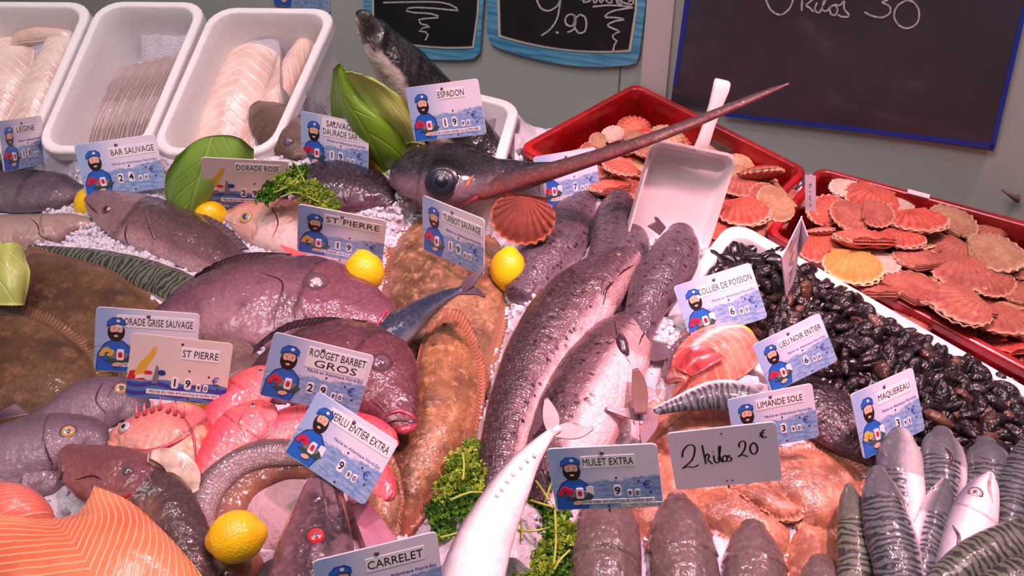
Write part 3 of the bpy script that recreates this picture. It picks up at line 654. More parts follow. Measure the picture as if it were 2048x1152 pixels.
def cardmesh(kind, H=.7):
    if kind in shared: return shared[kind]
    L = rrect(0, 0, 1, H, .045, 5); k = len(L); V = [(x, y, -.012) for x, y in L] + [(x, y, .0) for x, y in L] + [(.5 + (x - .5) * .994, .35 + (y - .35) * .99, .0016) for x, y in L]
    Fc = [tuple(range(k))[::-1], tuple(range(2 * k, 3 * k))] + [(i * k + j, i * k + (j + 1) % k, (i + 1) * k + (j + 1) % k, (i + 1) * k + j) for i in range(2) for j in range(k)]
    me = mesh('card', V, Fc, {'A': m_card, 'B': m_card2, 'C': m_plainc}[kind], smooth=False); shared[kind] = me; return me
def lm(name, V, Fc, mats, fm=None): return mesh(name, V, Fc, mats, smooth=False, fmat=fm)
def quadm(name, x0, y0, x1, y1, z, mat, rad=.008):
    L = rrect(x0, y0, x1, y1, rad, 3); k = len(L); V = [(x, y, .0005) for x, y in L] + [(x, y, z) for x, y in L]
    return lm(name, V, [tuple(range(k, 2 * k))] + [(j, (j + 1) % k, (j + 1) % k + k, j + k) for j in range(k)], mat)
texts = []; plan = []
for ci, cdf in enumerate(CARDS):
    kind, TL, TR, BL, wf, title, strip, dig, sub, bot, label, lean = cdf
    if title:
        for li, tx in enumerate(title):
            y = (strip[1] + strip[3]) / 2 + (.105 if (len(title) == 2 and li == 0) else 0); wmax = (strip[2] - strip[0]) * .94
            texts.append(tmesh(tx, .105)); plan.append((ci, (strip[0] + strip[2]) / 2, y, wmax if len(tx) > 7 or len(title) == 1 else wmax * .8, .078, m_ink, .0062, 'title_text'))
    if sub: texts.append(tmesh(sub, .05)); plan.append((ci, .68, .385, .56, .04, m_inkb, .0028, 'small_text'))
    if dig:
        if kind == 'A' or kind == 'B':
            for ch, x, y, h_ in ((dig[0], .47, .205, .085), (dig[1], .60, .205, .085), (dig[2][:1], .71, .17, .05), (dig[2][1:], .78, .17, .05)):
                if ch: texts.append(tmesh(ch, .11, bold=.002)); plan.append((ci, x, y, .06, h_, m_ink, .0062, 'digit'))
            if dig[1]: texts.append(tmesh('€', .11)); plan.append((ci, .87, .26, .08, .09, m_inkb, .0028, 'euro_sign'))
    if bot: texts.append(tmesh(bot, .04)); plan.append((ci, .30 if len(bot) < 10 else .57, .085, .15 if len(bot) < 10 else .68, .032, m_ink, .0062, 'small_text'))
texts.append(tmesh('OU MEDITERRANNEE', .04)); plan.append((12, .81, .035, .36, .03, m_ink, .0062, 'small_text'))
tms = to_meshes(texts); CR_ = []
stud = mesh('stud', [(math.cos(a) * r_, math.sin(a) * r_, z) for r_, z in ((1, 0), (.9, .5), (.4, .8)) for a in np.linspace(0, 6.28, 12, endpoint=False)], grid_faces(3, 12, True) + [tuple(24 + j for j in range(12))], m_stud)
hole = mesh('hole', [(math.cos(a), math.sin(a), .05) for a in np.linspace(0, 6.28, 10, endpoint=False)], [tuple(range(10))], m_hole)
LP = {}
for kind_, sh in (('A', fisher()), ('Y', fisher(False)), ('B', boat())):
    V, Fc, fm = layers(sh); LP[kind_] = lm('picture_print', V, Fc, MPL, fm)
for ci, cdf in enumerate(CARDS):
    kind, TL, TR, BL, wf, title, strip, dig, sub, bot, label, lean = cdf
    Mx, W = rectframe(TL, TR, BL, .7, wf, lean); print('CARD', title, round(W, 3)); S4 = Matrix.Diagonal((W, W, W, 1))
    r = empty('price_card', (0, 0, 0), label, 'price card'); r.matrix_world = Mx @ S4; CR_.append(r)
    child('card', cardmesh(kind), r)
    if kind != 'C': child('picture_print', LP['B' if kind == 'B' else ('Y' if ci in (7, 8, 17) else 'A')], r)
    if strip:
        y1 = strip[3] + (.11 if len(title) == 2 and ci == 3 else 0)
        child('label_strip', quadm('label_strip', strip[0], strip[1] - (.0 if ci != 10 else 0), strip[2], y1 + (.1 if ci == 10 else 0), .0055, m_strip, .006), r)
    if bot: child('label_strip', quadm('label_strip', .2 if len(bot) < 10 else .2, .06, .40 if len(bot) < 10 else .93, .11, .0055, m_strip, .005), r)
    if ci == 12: child('label_strip', quadm('label_strip', .62, .012, .995, .058, .0058, m_strip, .005), r)
    if kind != 'C':
        if kind == 'A':
            child('number_tile', quadm('number_tile', .215, .135, .285, .25, .016, mp['white'], .015), r); child('number_mark', quadm('number_mark', .23, .165, .27, .225, .0172, mp['red'], .015), r)
        if dig[1]:
            for x in (.345 if not dig[0] else None, .47 if dig[0] else None, .60):
                if x: child('number_tile', quadm('number_tile', x - .035, .14, x + .035, .265, .005, m_strip, .02), r)
            for x in (.71, .78): child('number_tile', quadm('number_tile', x - .025, .13, x + .025, .21, .005, m_strip, .015), r)
        for x, y in ((.60, .345), (.80, .30), (.90, .17), (.62, .035) if ci != 12 else (.5, .03)): h_ = child('peg_hole', hole, r, (x, y, .0022)); h_.scale = (.012, .012, .02)
    else:
        for x, y in ((.5, .63), (.49, .06), (.54, .06)): h_ = child('peg_hole', hole, r, (x, y, .0022)); h_.scale = (.01, .01, .02)
    if kind != 'C': h_ = child('stud', stud if kind == 'A' else hole, r, (.5, .63, .0015)); h_.scale = (.022, .022, .014) if kind == 'A' else (.014, .014, .02)
    pin = tube([(.5, .2, -.02), (.5, .0, -.02), (.5, -.05, -.02)], .012, 6); child('pin', lm('pin', *pin, m_pin), r)
for (ci, x, y, wmax, h_, mt, z, nm), me in zip(plan, tms):
    me.materials.clear(); me.materials.append(mt); vs = [v.co for v in me.vertices]
    w_ = max(v.x for v in vs) - min(v.x for v in vs); hc = max(v.y for v in vs) - min(v.y for v in vs); cx = (max(v.x for v in vs) + min(v.x for v in vs)) / 2; cy = (max(v.y for v in vs) + min(v.y for v in vs)) / 2
    fx = wmax / w_ if nm not in ('digit', 'euro_sign') else min(wmax / w_, h_ / hc); fy = h_ / hc
    if nm in ('title_text',): fx = min(fx, fy * 1.5)
    for v in me.vertices: v.co.x = (v.co.x - cx) * fx; v.co.y = (v.co.y - cy) * fy
    o_ = child(nm, me, CR_[ci], (x, y, z))
# handwritten card strokes (card units)
hw = [[(.11, .40), (.13, .48), (.19, .54), (.235, .52), (.23, .44), (.19, .35), (.10, .27)], [(.09, .265), (.15, .28), (.19, .265), (.235, .28), (.25, .29)],
      [(.31, .52), (.315, .40), (.32, .29)], [(.32, .37), (.345, .41), (.36, .38), (.345, .34), (.38, .28)], [(.40, .385), (.405, .31), (.42, .29), (.44, .30), (.455, .37)], [(.40, .425), (.403, .432)],
      [(.44, .33), (.465, .43), (.475, .49), (.46, .48), (.458, .33), (.475, .29)], [(.505, .37), (.48, .35), (.485, .30), (.51, .30), (.52, .35), (.505, .37), (.53, .36)], [(.55, .37), (.535, .35), (.56, .33), (.55, .30), (.52, .295)],
      [(.645, .45), (.65, .50), (.685, .52), (.705, .49), (.69, .42), (.65, .36), (.62, .34)], [(.62, .34), (.66, .355), (.70, .335), (.705, .325)], [(.78, .49), (.745, .45), (.745, .38), (.77, .35), (.80, .38), (.805, .45), (.78, .49)],
      [(.90, .62), (.875, .615), (.855, .57), (.87, .535), (.905, .54)], [(.84, .585), (.885, .59)], [(.835, .56), (.88, .56)]]
ci = 13; r = CR_[ci]; V = []; 
def flatrib(lines, wd, z, n=26):
    V = []; Fc = []
    for L in lines:
        S = crm(L, n if len(L) > 2 else 4); k = len(S); T = np.gradient(S, axis=0); T /= np.linalg.norm(T, axis=1)[:, None] + 1e-9; b0 = len(V)
        for i in range(k):
            n2 = np.array([-T[i, 1], T[i, 0]]) * wd / 2 * (.8 + .5 * abs(T[i, 1]))
            for s2 in (1, -1): V.append((S[i, 0] + n2[0] * s2, S[i, 1] + n2[1] * s2, z))
        Fc += [(b0 + 2 * i, b0 + 2 * i + 1, b0 + 2 * i + 3, b0 + 2 * i + 2) for i in range(k - 1)]
    return V, Fc
child('handwriting', lm('handwriting', *flatrib(hw, .014, .0030), m_ink), r)
# narrow tag in the crate, and the folded paper over the box
def slimtag(TL, TR, BL, asp, wf, label, marks, name='paper_tag', mat=m_plainc):
    Mx, W = rectframe(TL, TR, BL, asp, wf); r = empty(name, (0, 0, 0), label, 'price card'); r.matrix_world = Mx @ Matrix.Diagonal((W, W, W, 1))
    L = rrect(0, 0, 1, asp, .06, 3); k = len(L); V = [(x, y, -.03) for x, y in L] + [(x, y, 0) for x, y in L]
    child('card', lm('card', V, [tuple(range(k))[::-1], tuple(range(k, 2 * k))] + [(j, (j + 1) % k, (j + 1) % k + k, j + k) for j in range(k)], mat), r)
    child('handwriting', lm('handwriting', *flatrib(marks, .05, .008, 10), m_ink), r)
    child('pin', lm('pin', *tube([(.5, .0, -.05), (.5, -.6, -.05), (.5, -1.6, -.05)], .03, 6), m_pin), r); return r
slimtag((1608, 351), (1628, 353), (1611, 428), 3.8, .05, 'narrow pink tag standing on the divider of the red crates', [[(.35, 2.9), (.6, 3.0), (.4, 2.6)], [(.4, 2.3), (.6, 2.2)], [(.5, 1.9), (.45, 1.5), (.6, 1.4)], [(.4, 1.1), (.6, .9), (.4, .8)]])
m_gp = plain('paper_greyish', (214, 196, 208), .45, .2)
r = empty('folded_price_card', P(1590, 560, .06), 'folded white handwritten card standing between mussels and scallops', 'price card')
A3 = lambda x, y, w: P(x, y, w)
t0, t1, b0_, b1_ = P(1562, 515, .16), P(1603, 432, .165), P(1572, 612, .075), P(1590, 545, .07); t2 = P(1617, 472, .15); b2 = P(1593, 520, .10)
fl = lambda q_: (lambda n_: slab('card_leaf', q_, n_, .0012, m_gp, r))(nz(np.cross(q_[1] - q_[0], q_[2] - q_[0])))
fl([t0, b0_, P(1590, 548, .085), t1]); fl([t1, b2, t2])
hwp = lambda u, v: (t0 * (1 - u) + t1 * u) * v + (b0_ * (1 - u) + P(1590, 548, .085) * u) * (1 - v)
n_ = nz(np.cross(b0_ - t0, t1 - t0)); n_ = n_ if n_ @ (CAM - t0) > 0 else -n_
V = []; Fc = []
for L in ([(.3, .9), (.5, .95), (.4, .8), (.7, .85)], [(.3, .6), (.6, .7), (.4, .55), (.6, .5)], [(.3, .45), (.5, .4), (.6, .45)], [(.3, .3), (.5, .35), (.5, .25)]):
    S = crm(L, 12); b0 = len(V)
    for x, y in S:
        for s2 in (.02, -.02): V.append(hwp(x, y + s2 * .6) + n_ * .0016)
    Fc += [(b0 + 2 * i, b0 + 2 * i + 1, b0 + 2 * i + 3, b0 + 2 * i + 2) for i in range(11)]
part('handwriting', V, Fc, m_ink, r, smooth=False)
# small card on the wall above the third box
Mx, W = rectframe((545, -62), (657, -62), (548, 10), .7, .07); e0 = WP(547, 10, .004); X_ = WT; Mx = Matrix(((X_[0], 0, WN[0], e0[0]), (X_[1], 0, WN[1], e0[1]), (X_[2], 1, WN[2], e0[2]), (0, 0, 0, 1)))
W = float(np.linalg.norm(WP(657, 10) - WP(547, 10))); r = empty('price_card', (0, 0, 0), 'blue fisherman card pinned to the wall above the third box', 'price card'); r.matrix_world = Mx @ Matrix.Diagonal((W, W, W, 1))
child('card', cardmesh('A'), r); child('picture_print', LP['A'], r)
# ------------------------------------------------------------------ fish materials
fm_bass = fishmat('bass_skin', (62, 46, 50), (122, 88, 92), (205, 165, 165), (.15, .42, .78), scales=(.0042, .3, (90, 60, 62)), head=(150, 120, 122), headf=.45, mott=((110, 70, 72), 30, .4))
fm_rose = fishmat('pink_bream_skin', (190, 115, 105), (215, 160, 145), (220, 190, 185), mott=((190, 110, 95), 35, .5), rough=.4, coat=.4, head=(205, 150, 130), headf=.5)
fm_sar = fishmat('dark_bream_skin', (26, 18, 28), (48, 32, 48), (100, 74, 92), (.05, .3, .6), mott=((34, 22, 34), 40, .5), rough=.25)
fm_brown = fishmat('brown_head_skin', (92, 72, 62), (122, 98, 86), (150, 128, 120), mott=((70, 52, 48), 30, .5), rough=.45, coat=.3)
fm_hake = fishmat('black_fish_skin', (16, 17, 20), (38, 38, 38), (190, 176, 166), (.31, .38, .45), head=(22, 22, 28), headf=.85, mott=((30, 32, 24), 45, .35), rough=.2, wet=.8, coat=.9)
fm_sword = fishmat('swordfish_skin', (20, 20, 30), (42, 37, 48), (120, 96, 108), (.10, .30, .62), mott=((60, 48, 66), 30, .4), rough=.3, coat=.6, wet=.3)
fm_bill = fishmat('sword_bill_skin', (58, 44, 48), (98, 64, 62), (128, 60, 60), (.12, .4, .75), mott=((70, 50, 54), 60, .5), rough=.4, coat=.4, wet=.3)
fm_dory = fishmat('john_dory_skin', (66, 40, 50), (122, 80, 94), (158, 118, 128), (.1, .5, .85), mott=((88, 50, 66), 24, .6), head=(120, 58, 72), headf=.5, blotch=((88, 62, 84), 14, .3), wet=.6)
fm_dory2 = fishmat('john_dory_dark_skin', (58, 30, 40), (104, 54, 66), (126, 70, 82), (.1, .5, .85), mott=((92, 48, 62), 22, .6), head=(100, 40, 52), headf=.5, wet=.6)
fm_grise = fishmat('grey_bream_skin', (88, 70, 82), (128, 104, 118), (158, 132, 142), scales=(.0035, .25, (112, 92, 110)), mott=((110, 80, 98), 24, .5), rough=.45, coat=.35)
fm_scorp = fishmat('scorpionfish_skin', (190, 70, 90), (225, 150, 135), (240, 190, 170), mott=((190, 105, 75), 40, .6), head=(220, 130, 120), headf=.4, blotch=((235, 205, 160), 50, .5), wet=.9)
fm_gurn = fishmat('gurnard_skin', (70, 48, 48), (128, 88, 78), (170, 120, 112), (.15, .45, .75), mott=((70, 48, 50), 36, .6), head=(160, 85, 95), headf=.4, wet=.8)
fm_rouget = fishmat('red_mullet_skin', (225, 60, 80), (240, 105, 120), (245, 150, 150), (.15, .5, .85), scales=(.0055, .3, (215, 55, 75)), mott=((235, 130, 110), 30, .5), wet=.5)
fm_merlu = fishmat('hake_skin', (95, 75, 80), (160, 130, 135), (200, 175, 175), (.25, .5, .7), scales=(.0032, .5, (95, 72, 80)), wet=.4)
fm_merlub = fishmat('hake_belly_skin', (96, 58, 48), (120, 74, 62), (150, 96, 76), mott=((88, 50, 46), 26, .5), rough=.35)
fm_merluh = fishmat('hake_head_skin', (40, 24, 32), (78, 50, 62), (116, 80, 88), mott=((56, 34, 44), 30, .6), head=(110, 70, 86), headf=.3, blotch=((170, 130, 140), 40, .3), wet=.6)
fm_salmon = fishmat('salmon_trout_skin', (42, 26, 32), (104, 74, 82), (246, 200, 200), (.26, .42, .68), spots=((30, 14, 24), 135, .36, -.6, 1.), scales=(.003, .22, (105, 72, 84)), head=(70, 48, 56), headf=.55, wet=.7)
fm_salmonb = fishmat('salmon_trout_grey_skin', (72, 58, 68), (112, 90, 100), (190, 156, 166), (.1, .4, .8), spots=((46, 22, 36), 140, .34, -.8, 1.), scales=(.003, .2, (95, 75, 90)), wet=.7)
fm_mack = fishmat('mackerel_skin', (88, 96, 98), (172, 164, 174), (246, 238, 236), (.3, .46, .62), stripes=((24, 30, 46), 1050, .0, 19, .05), head=(70, 70, 84), headf=.45, rough=.25, coat=.8, metal=.15, wet=.3)
fm_mackg = fishmat('mackerel_green_skin', (96, 104, 84), (146, 142, 122), (220, 208, 200), (.1, .3, .5), stripes=((24, 28, 40), 950, -.35, 19, .05), head=(64, 58, 62), headf=.55, rough=.28, coat=.8, metal=.1, wet=.3)
fm_mackb = fishmat('mackerel_blue_skin', (36, 46, 70), (62, 72, 98), (140, 140, 150), (.1, .35, .6), mott=((30, 36, 56), 40, .4), rough=.28, coat=.8, wet=.3)
fm_silver = fishmat('silver_belly_skin', (120, 122, 138), (205, 196, 200), (250, 235, 235), (.72, .84, .97), lat=1, rough=.25, coat=.7, metal=.1, wet=.3)
fm_mulet = fishmat('grey_mullet_skin', (98, 82, 78), (116, 94, 94), (165, 130, 134), (.1, .45, .9), scales=(.007, .25, (70, 58, 56)), mott=((84, 66, 62), 34, .65), wet=.6, coat=1., rough=.2)
fm_poll = fishmat('pollack_skin', (30, 16, 26), (52, 32, 44), (100, 70, 82), mott=((38, 22, 30), 40, .5), scales=(.0035, .4, (28, 16, 26)), rough=.2, wet=1., coat=1., wetscale=110)
fm_slate = fishmat('dark_slab_skin', (70, 60, 72), (88, 76, 88), (105, 92, 100), mott=((60, 50, 62), 30, .5), rough=.5, coat=.2)
fm_monk = fishmat('brownish_head_skin', (138, 116, 106), (158, 134, 124), (175, 145, 135), mott=((105, 84, 78), 26, .5), rough=.4, coat=.4)
ff_dark = finmat('fin_dark', (95, 70, 82), (50, 34, 46)); ff_grey = finmat('fin_grey', (165, 135, 145), (105, 80, 92)); ff_pale = finmat('fin_pale', (225, 195, 195), (180, 145, 150))
ff_red = finmat('fin_pink', (235, 120, 120), (190, 60, 70)); ff_brown = finmat('fin_brown', (120, 80, 70), (70, 40, 42)); ff_purp = finmat('fin_purple', (190, 120, 145), (130, 66, 90), freq=90)
fl_turb = flatmat('turbot_skin', (150, 112, 80), (84, 58, 40), (206, 164, 124), (156, 108, 80), 24, wet=.6)
fl_turbr = flatmat('turbot_orange_skin', (154, 106, 68), (92, 62, 42), (206, 158, 110), (168, 106, 80), 26, wet=.7)
fl_brown = flatmat('brill_brown_skin', (100, 70, 44), (66, 44, 30), (136, 98, 68), (124, 88, 64), 18, rough=.45, wet=.35)
fl_sole = flatmat('lemon_sole_skin', (186, 124, 94), (128, 78, 60), (220, 170, 146), (222, 152, 124), 26, wet=.6, coat=.7)
fl_grey = flatmat('small_flatfish_skin', (120, 92, 88), (92, 68, 66), (140, 112, 106), (120, 95, 92), 22)
def fish(name, label, mat, pts, fins=(), ey=None, group=None, lines=(), **kw):
    b = loft(pts, **kw); root_for(b, name, label, 'fish', group); w = kw.get('w', .04)
    part('body', b.V, b.F, mat, b.root, b.attrs, foot=True)
    for fa_ in fins:
        base, tip, mt, nm, dw = fa_[:5]; wt = fa_[5] if len(fa_) > 5 else dw
        fin(b, base, tip, w + dw, mt, nm, wt=w + wt)
    if ey: [eye(b, *e_) if not isinstance(e_[-1], dict) else eye(b, *e_[:-1], **e_[-1]) for e_ in (ey if isinstance(ey, list) else [ey])]
    for L in lines: line(b, *L)
    return b
def flatfish(name, label, mat, outline, **kw):
    b = flat(outline, **kw); root_for(b, name, label, 'fish'); part('body', b.V, b.F, mat, b.root, b.attrs, foot=True); return b
ML = M_MOUTH
# --- back row
fish('dark_fish', 'dark grey fish flank lying at the left edge above the ice', fm_slate, [(160, 382, 14), (120, 384, 36), (50, 382, 44), (-40, 380, 46)], w=.035, k=.5, gill=.0, gd=0)
fish('brown_fish', 'brownish fish head with pointed open jaw at the left edge below the ice', fm_monk, [(178, 446, 10), (140, 448, 22), (90, 462, 36), (20, 470, 42), (-50, 475, 45)], w=.04, k=.55, gill=.35,
     lines=[([(180, 448), (165, 456), (150, 462)], 3, M_GILL, 'mouth'), ([(60, 436), (75, 450), (80, 470), (110, 485)], 1.6, ML, 'gill_line')])
fish('black_fish', 'large black fish with pale belly standing head up before the chalk board', fm_hake,
     [(727, 32, 15, .25), (742, 58, 28, .225), (775, 105, 44, .19), (812, 150, 58, .155), (860, 205, 64, .115), (915, 255, 58, .08), (965, 300, 44, .055), (1010, 335, 26, .04)], k=.7, dors=(1, -.2), roll=48, gill=.13, gd=.04, cap=(.9, .5),
     ey=(741, 48, 6, M_DARKI, M_PUPIL), lines=[([(727, 62), (740, 85), (752, 105)], 2, M_MOUTH, 'mouth')], w=.1)
fish('brown_bream', 'brown fish head rising behind the SAUVAGE DAURADE SAR card', fm_brown, [(598, 312, 20), (584, 290, 38), (562, 262, 50), (540, 235, 44), (522, 215, 24)], w=.07, k=.6, dors=(-1, 0), roll=20, gill=.45,
     ey=(577, 283, 11, M_SOCK, M_PUPILB))
# --- bass
fish('sea_bass', 'sea bass with grey-brown back, head on a lemon at the left', fm_bass, [(176, 398, 9), (190, 400, 23), (218, 412, 40), (258, 430, 52), (310, 452, 59), (370, 480, 58), (430, 514, 47), (490, 548, 32), (550, 570, 16)], w=.05, k=.62, roll=28, gill=.27, gd=.06,
     ey=(214, 419, 10, M_BROWNI, M_PUPIL), fins=[([(380, 432), (430, 458), (480, 500)], [(398, 424), (452, 452), (498, 498)], ff_dark, 'dorsal_fin', .008)],
     lines=[([(172, 402), (182, 414), (196, 428)], 2.2, ML, 'mouth'), ([(262, 385 + 45), (250, 470), (262, 500)], 2, ML, 'gill_opening'), ([(292, 420), (300, 450), (310, 480)], 5, fm_bass, 'pectoral_fin')])
fish('striped_mackerel', 'mackerel with dark wavy stripes squeezed below the sea bass', fm_mackg, [(60, 494, 6), (120, 505, 13), (180, 516, 21), (250, 535, 29), (320, 560, 34), (380, 588, 36), (430, 620, 30)], w=.058, k=.6, roll=55, gill=0, gd=0)
# --- rose bream, sar
fish('pink_bream', 'pale pink sea bream with large orange-ringed eye under the parsley', fm_rose, [(462, 432, 16), (482, 433, 33), (520, 440, 49), (572, 452, 58), (630, 468, 60), (690, 490, 48), (745, 508, 26)], w=.045, k=.5, gill=.26,
     ey=(493, 435, 14, M_GOLD, M_PUPILB, .62), fins=[([(560, 490), (585, 498)], [(585, 520), (615, 508)], ff_red, 'pectoral_fin', .03)], lines=[([(456, 440), (470, 448), (478, 452)], 2, M_LIPP, 'mouth'), ([(543, 412), (556, 445), (545, 475)], 1.6, ML, 'gill_opening')])
_b = fish('dark_bream', 'blackish purple sea bream facing right below the lemon', fm_sar, [(781, 405, 14), (764, 394, 32), (725, 380, 48), (675, 370, 54), (625, 362, 42), (580, 358, 18)], w=.06, k=.5, gill=.3,
     ey=(735, 393, 9, M_BROWNI, M_PUPILB), lines=[([(792, 408), (778, 418), (768, 420)], 2, M_SOCK, 'mouth'), ([(693, 362), (686, 388), (694, 410)], 2, ML, 'gill_opening')])
# --- swordfish
b = loft([(1120, 334, 11, .13), (1080, 340, 16, .12), (1045, 345, 22, .108), (1020, 347, 29, .10), (990, 352, 38, .095), (950, 354, 53, .09), (905, 352, 66, .085), (862, 348, 66, .08), (825, 346, 52, .08), (800, 348, 34, .075)], k=.62, dors=(0, -1), roll=10, gill=0, gd=0, cap=(.6, .3), n=70)
root_for(b, 'swordfish', 'dark swordfish head with its long sword pointing over the red crate')
part('body', b.V, b.F, fm_sword, b.root, b.attrs, foot=True)
b2 = loft([(1577, 167, 2, .27), (1540, 182, 6, .262), (1470, 211, 9, .245), (1400, 240, 10.5, .225), (1300, 278, 12.5, .20), (1200, 312, 15, .17), (1110, 340, 18, .14), (1055, 356, 22, .115), (1010, 366, 25, .10), (965, 375, 26, .09)], k=.6, dors=(0, -1), roll=20, gill=0, gd=0, lump=.008)
part('sword', b2.V, b2.F, fm_bill, b.root, b2.attrs)
eye(b, 884, 364, 27, plain('swordfish_eye', (20, 30, 48), .4, .2, 40, .3), plain('swordfish_pupil', (12, 14, 34), .25, .4), pr=.62, flat=.3, rim=plain('swordfish_socket', (40, 38, 50), .3, .7, 50, .4))
line(b, [(948, 350), (938, 362), (933, 376)], 4, plain('nostril_orange', (205, 115, 60), .4, .4, 80, .4), 'nostril')
line(b, [(1000, 376), (960, 392), (925, 408), (905, 410)], 5, M_LIP, 'lower_jaw')
# --- turbots
flatfish('turbot', 'large mottled sandy turbot behind the blue tail, under the TURBOT card', fl_turb, [(838, 425), (900, 425), (965, 455), (1010, 510), (1022, 575), (1015, 650), (990, 740), (960, 830), (880, 820), (800, 740), (765, 660), (762, 570), (785, 480)], w=.03, H=.025, fringe=.09)
_t2 = flatfish('turbot', 'orange-brown turbot lying upright left of the spotted trout, above the parsley', fl_turbr, [(895, 618), (925, 628), (955, 680), (972, 750), (965, 830), (945, 900), (905, 970), (850, 1040), (800, 1090), (745, 1040), (740, 960), (790, 860), (825, 760), (850, 670)], w=.055, H=.028, fringe=.10)
eye(_t2, 890, 650, 7, fl_turbr, M_PUPIL); eye(_t2, 868, 690, 6, fl_turbr, M_PUPIL)
flatfish('plaice', 'rim of an orange speckled flatfish under the MERLU card', fl_turb, [(760, 900), (790, 920), (808, 990), (800, 1060), (770, 1090), (730, 1060), (700, 1000), (710, 930)], w=.10, H=.012)
# --- brown brills on the left
flatfish('brill', 'dark brown flatfish at the left below the striped mackerel', fl_brown, [(40, 505), (130, 505), (215, 530), (290, 580), (345, 645), (370, 720), (300, 790), (150, 800), (10, 740), (-40, 620)], w=.06, H=.024, fringe=.07)
flatfish('brill', 'brown flatfish with fringed edge at the left, below the pale cabbage leaf', fl_brown, [(-60, 612), (20, 604), (85, 622), (150, 660), (205, 710), (230, 780), (200, 860), (60, 900), (-80, 860), (-150, 740)], w=.085, H=.022, fringe=.16, ripple=.0015)
flatfish('small_flatfish', 'small grey flatfish showing right of the beige ST PIERRE card', fl_grey, [(400, 670), (455, 668), (505, 695), (540, 745), (540, 800), (480, 840), (420, 820), (390, 740)], w=.09, H=.014, fringe=.08)
# --- John Dory
d1 = fish('john_dory', 'john dory with glassy eye, upper of the two, mouth at a lemon', fm_dory, [(782, 640, 22), (755, 632, 42), (705, 620, 68), (635, 606, 92), (555, 600, 97), (470, 605, 88), (400, 618, 66), (335, 640, 36)], w=.085, k=.38, gill=.36, gd=.09, lump=.02,
     ey=(633, 567, 21, M_SOCK, M_SILV, .55, {'rim': fm_dory}), lines=[([(776, 618), (764, 634), (752, 655)], 5, M_LIP, 'lip'), ([(790, 630), (786, 650), (770, 668)], 6, M_LIPP, 'lip'), ([(520, 545), (565, 565), (552, 620), (548, 660)], 2.2, ML, 'gill_opening'), ([(600, 590), (606, 622), (625, 655)], 3, fm_dory, 'cheek_ridge'), ([(690, 610), (720, 600), (735, 580)], 3, fm_dory, 'cheek_ridge')],
     fins=[([(330, 605), (400, 556), (480, 528), (560, 522)], [(345, 590), (420, 530), (500, 505), (585, 508)], ff_dark, 'dorsal_fin', .0, .01)])
d2 = fish('john_dory', 'john dory with thick dark red lips, lower of the two', fm_dory2, [(815, 852, 20), (800, 828, 38), (778, 795, 66), (745, 760, 96), (700, 738, 104), (640, 735, 92), (580, 745, 72), (520, 770, 42)], w=.105, k=.4, gill=.45, gd=.08, lump=.02, dors=(.6, -1),
     ey=(762, 728, 19, M_SOCK, plain('pupil_grey_pink', (96, 62, 80), .12, 1.), .6, {'rim': fm_dory2}), lines=[([(770, 832), (795, 822), (818, 828), (832, 838)], 6, M_LIP, 'lip'), ([(778, 862), (800, 862), (822, 858), (834, 848)], 10, M_LIP, 'lip'), ([(776, 846), (800, 840), (830, 846)], 3, M_MOUTH, 'mouth'), ([(740, 800), (760, 812), (775, 830)], 3, fm_dory2, 'cheek_ridge')],
     fins=[([(505, 710), (560, 668), (640, 650), (720, 655)], [(510, 690), (570, 648), (650, 634), (735, 642)], ff_dark, 'dorsal_fin', .0, .008)])
# --- grey breams
fish('grey_bream', 'grey sea bream with gold eye tucked under the beige ST PIERRE card', fm_grise, [(286, 832, 18), (262, 812, 38), (225, 806, 54), (175, 815, 58), (120, 835, 44), (70, 850, 26)], w=.11, k=.5, gill=.3, ey=(242, 778, 12, M_GOLD, M_PUPILB, .58, {'rim': M_SOCK}), lines=[([(205, 765), (192, 800), (215, 830)], 2, ML, 'gill_opening')])
fish('grey_bream', 'grey sea bream with gold eye at the left edge', fm_grise, [(205, 888, 16), (185, 876, 36), (145, 878, 52), (90, 890, 64), (30, 905, 68), (-50, 915, 58)], w=.125, k=.5, gill=.4, ey=(137, 864, 13, M_GOLD, M_PUPILB, .5, {'rim': M_SOCK}), lines=[([(85, 875), (95, 905), (105, 930)], 2, ML, 'gill_opening'), ([(205, 905), (188, 905), (178, 898)], 2, ML, 'mouth')],
     fins=[([(60, 828), (20, 834), (-20, 842)], [(30, 805), (0, 818), (-30, 832)], ff_grey, 'dorsal_fin', .005, .015)])
fish('grey_fish', 'grey-pink fish body behind the salmon fillet at the left edge', fm_grise, [(112, 965, 26), (85, 958, 42), (40, 955, 48), (-50, 955, 50)], w=.12, k=.55, gill=.3)
# --- scorpionfish
sc = fish('scorpionfish', 'spiny pink and orange scorpionfish head with wide pale jaw', fm_scorp, [(228, 892, 16), (245, 882, 36), (282, 878, 62), (325, 880, 78), (362, 892, 72), (385, 920, 50), (392, 955, 28)], w=.13, k=.55, gill=.62, gd=.1, lump=.05, dors=(.1, -1),
     ey=(250, 855, 13, M_SILV, M_PUPIL, .5, {'rim': M_SOCKP, 'look': .1}), lines=[([(222, 893), (260, 900), (300, 903), (345, 888), (380, 868)], 6, M_LIP, 'lip'), ([(215, 885), (240, 902), (270, 915), (310, 935)], 7, fm_scorp, 'lower_jaw'), ([(320, 915), (350, 935), (372, 960)], 15, M_LIPP, 'throat'), ([(345, 812), (372, 840), (388, 880), (392, 930)], 3, M_LIP, 'gill_edge')])
lobe(sc, [(298, 912, 8), (330, 918, 20), (358, 935, 30), (378, 960, 26), (388, 985, 10)], .172, .14, plain('pale_throat', (236, 205, 185), .3, .7, 70, .25, bump=.5), 'throat', .006)
rs = random.Random(4)
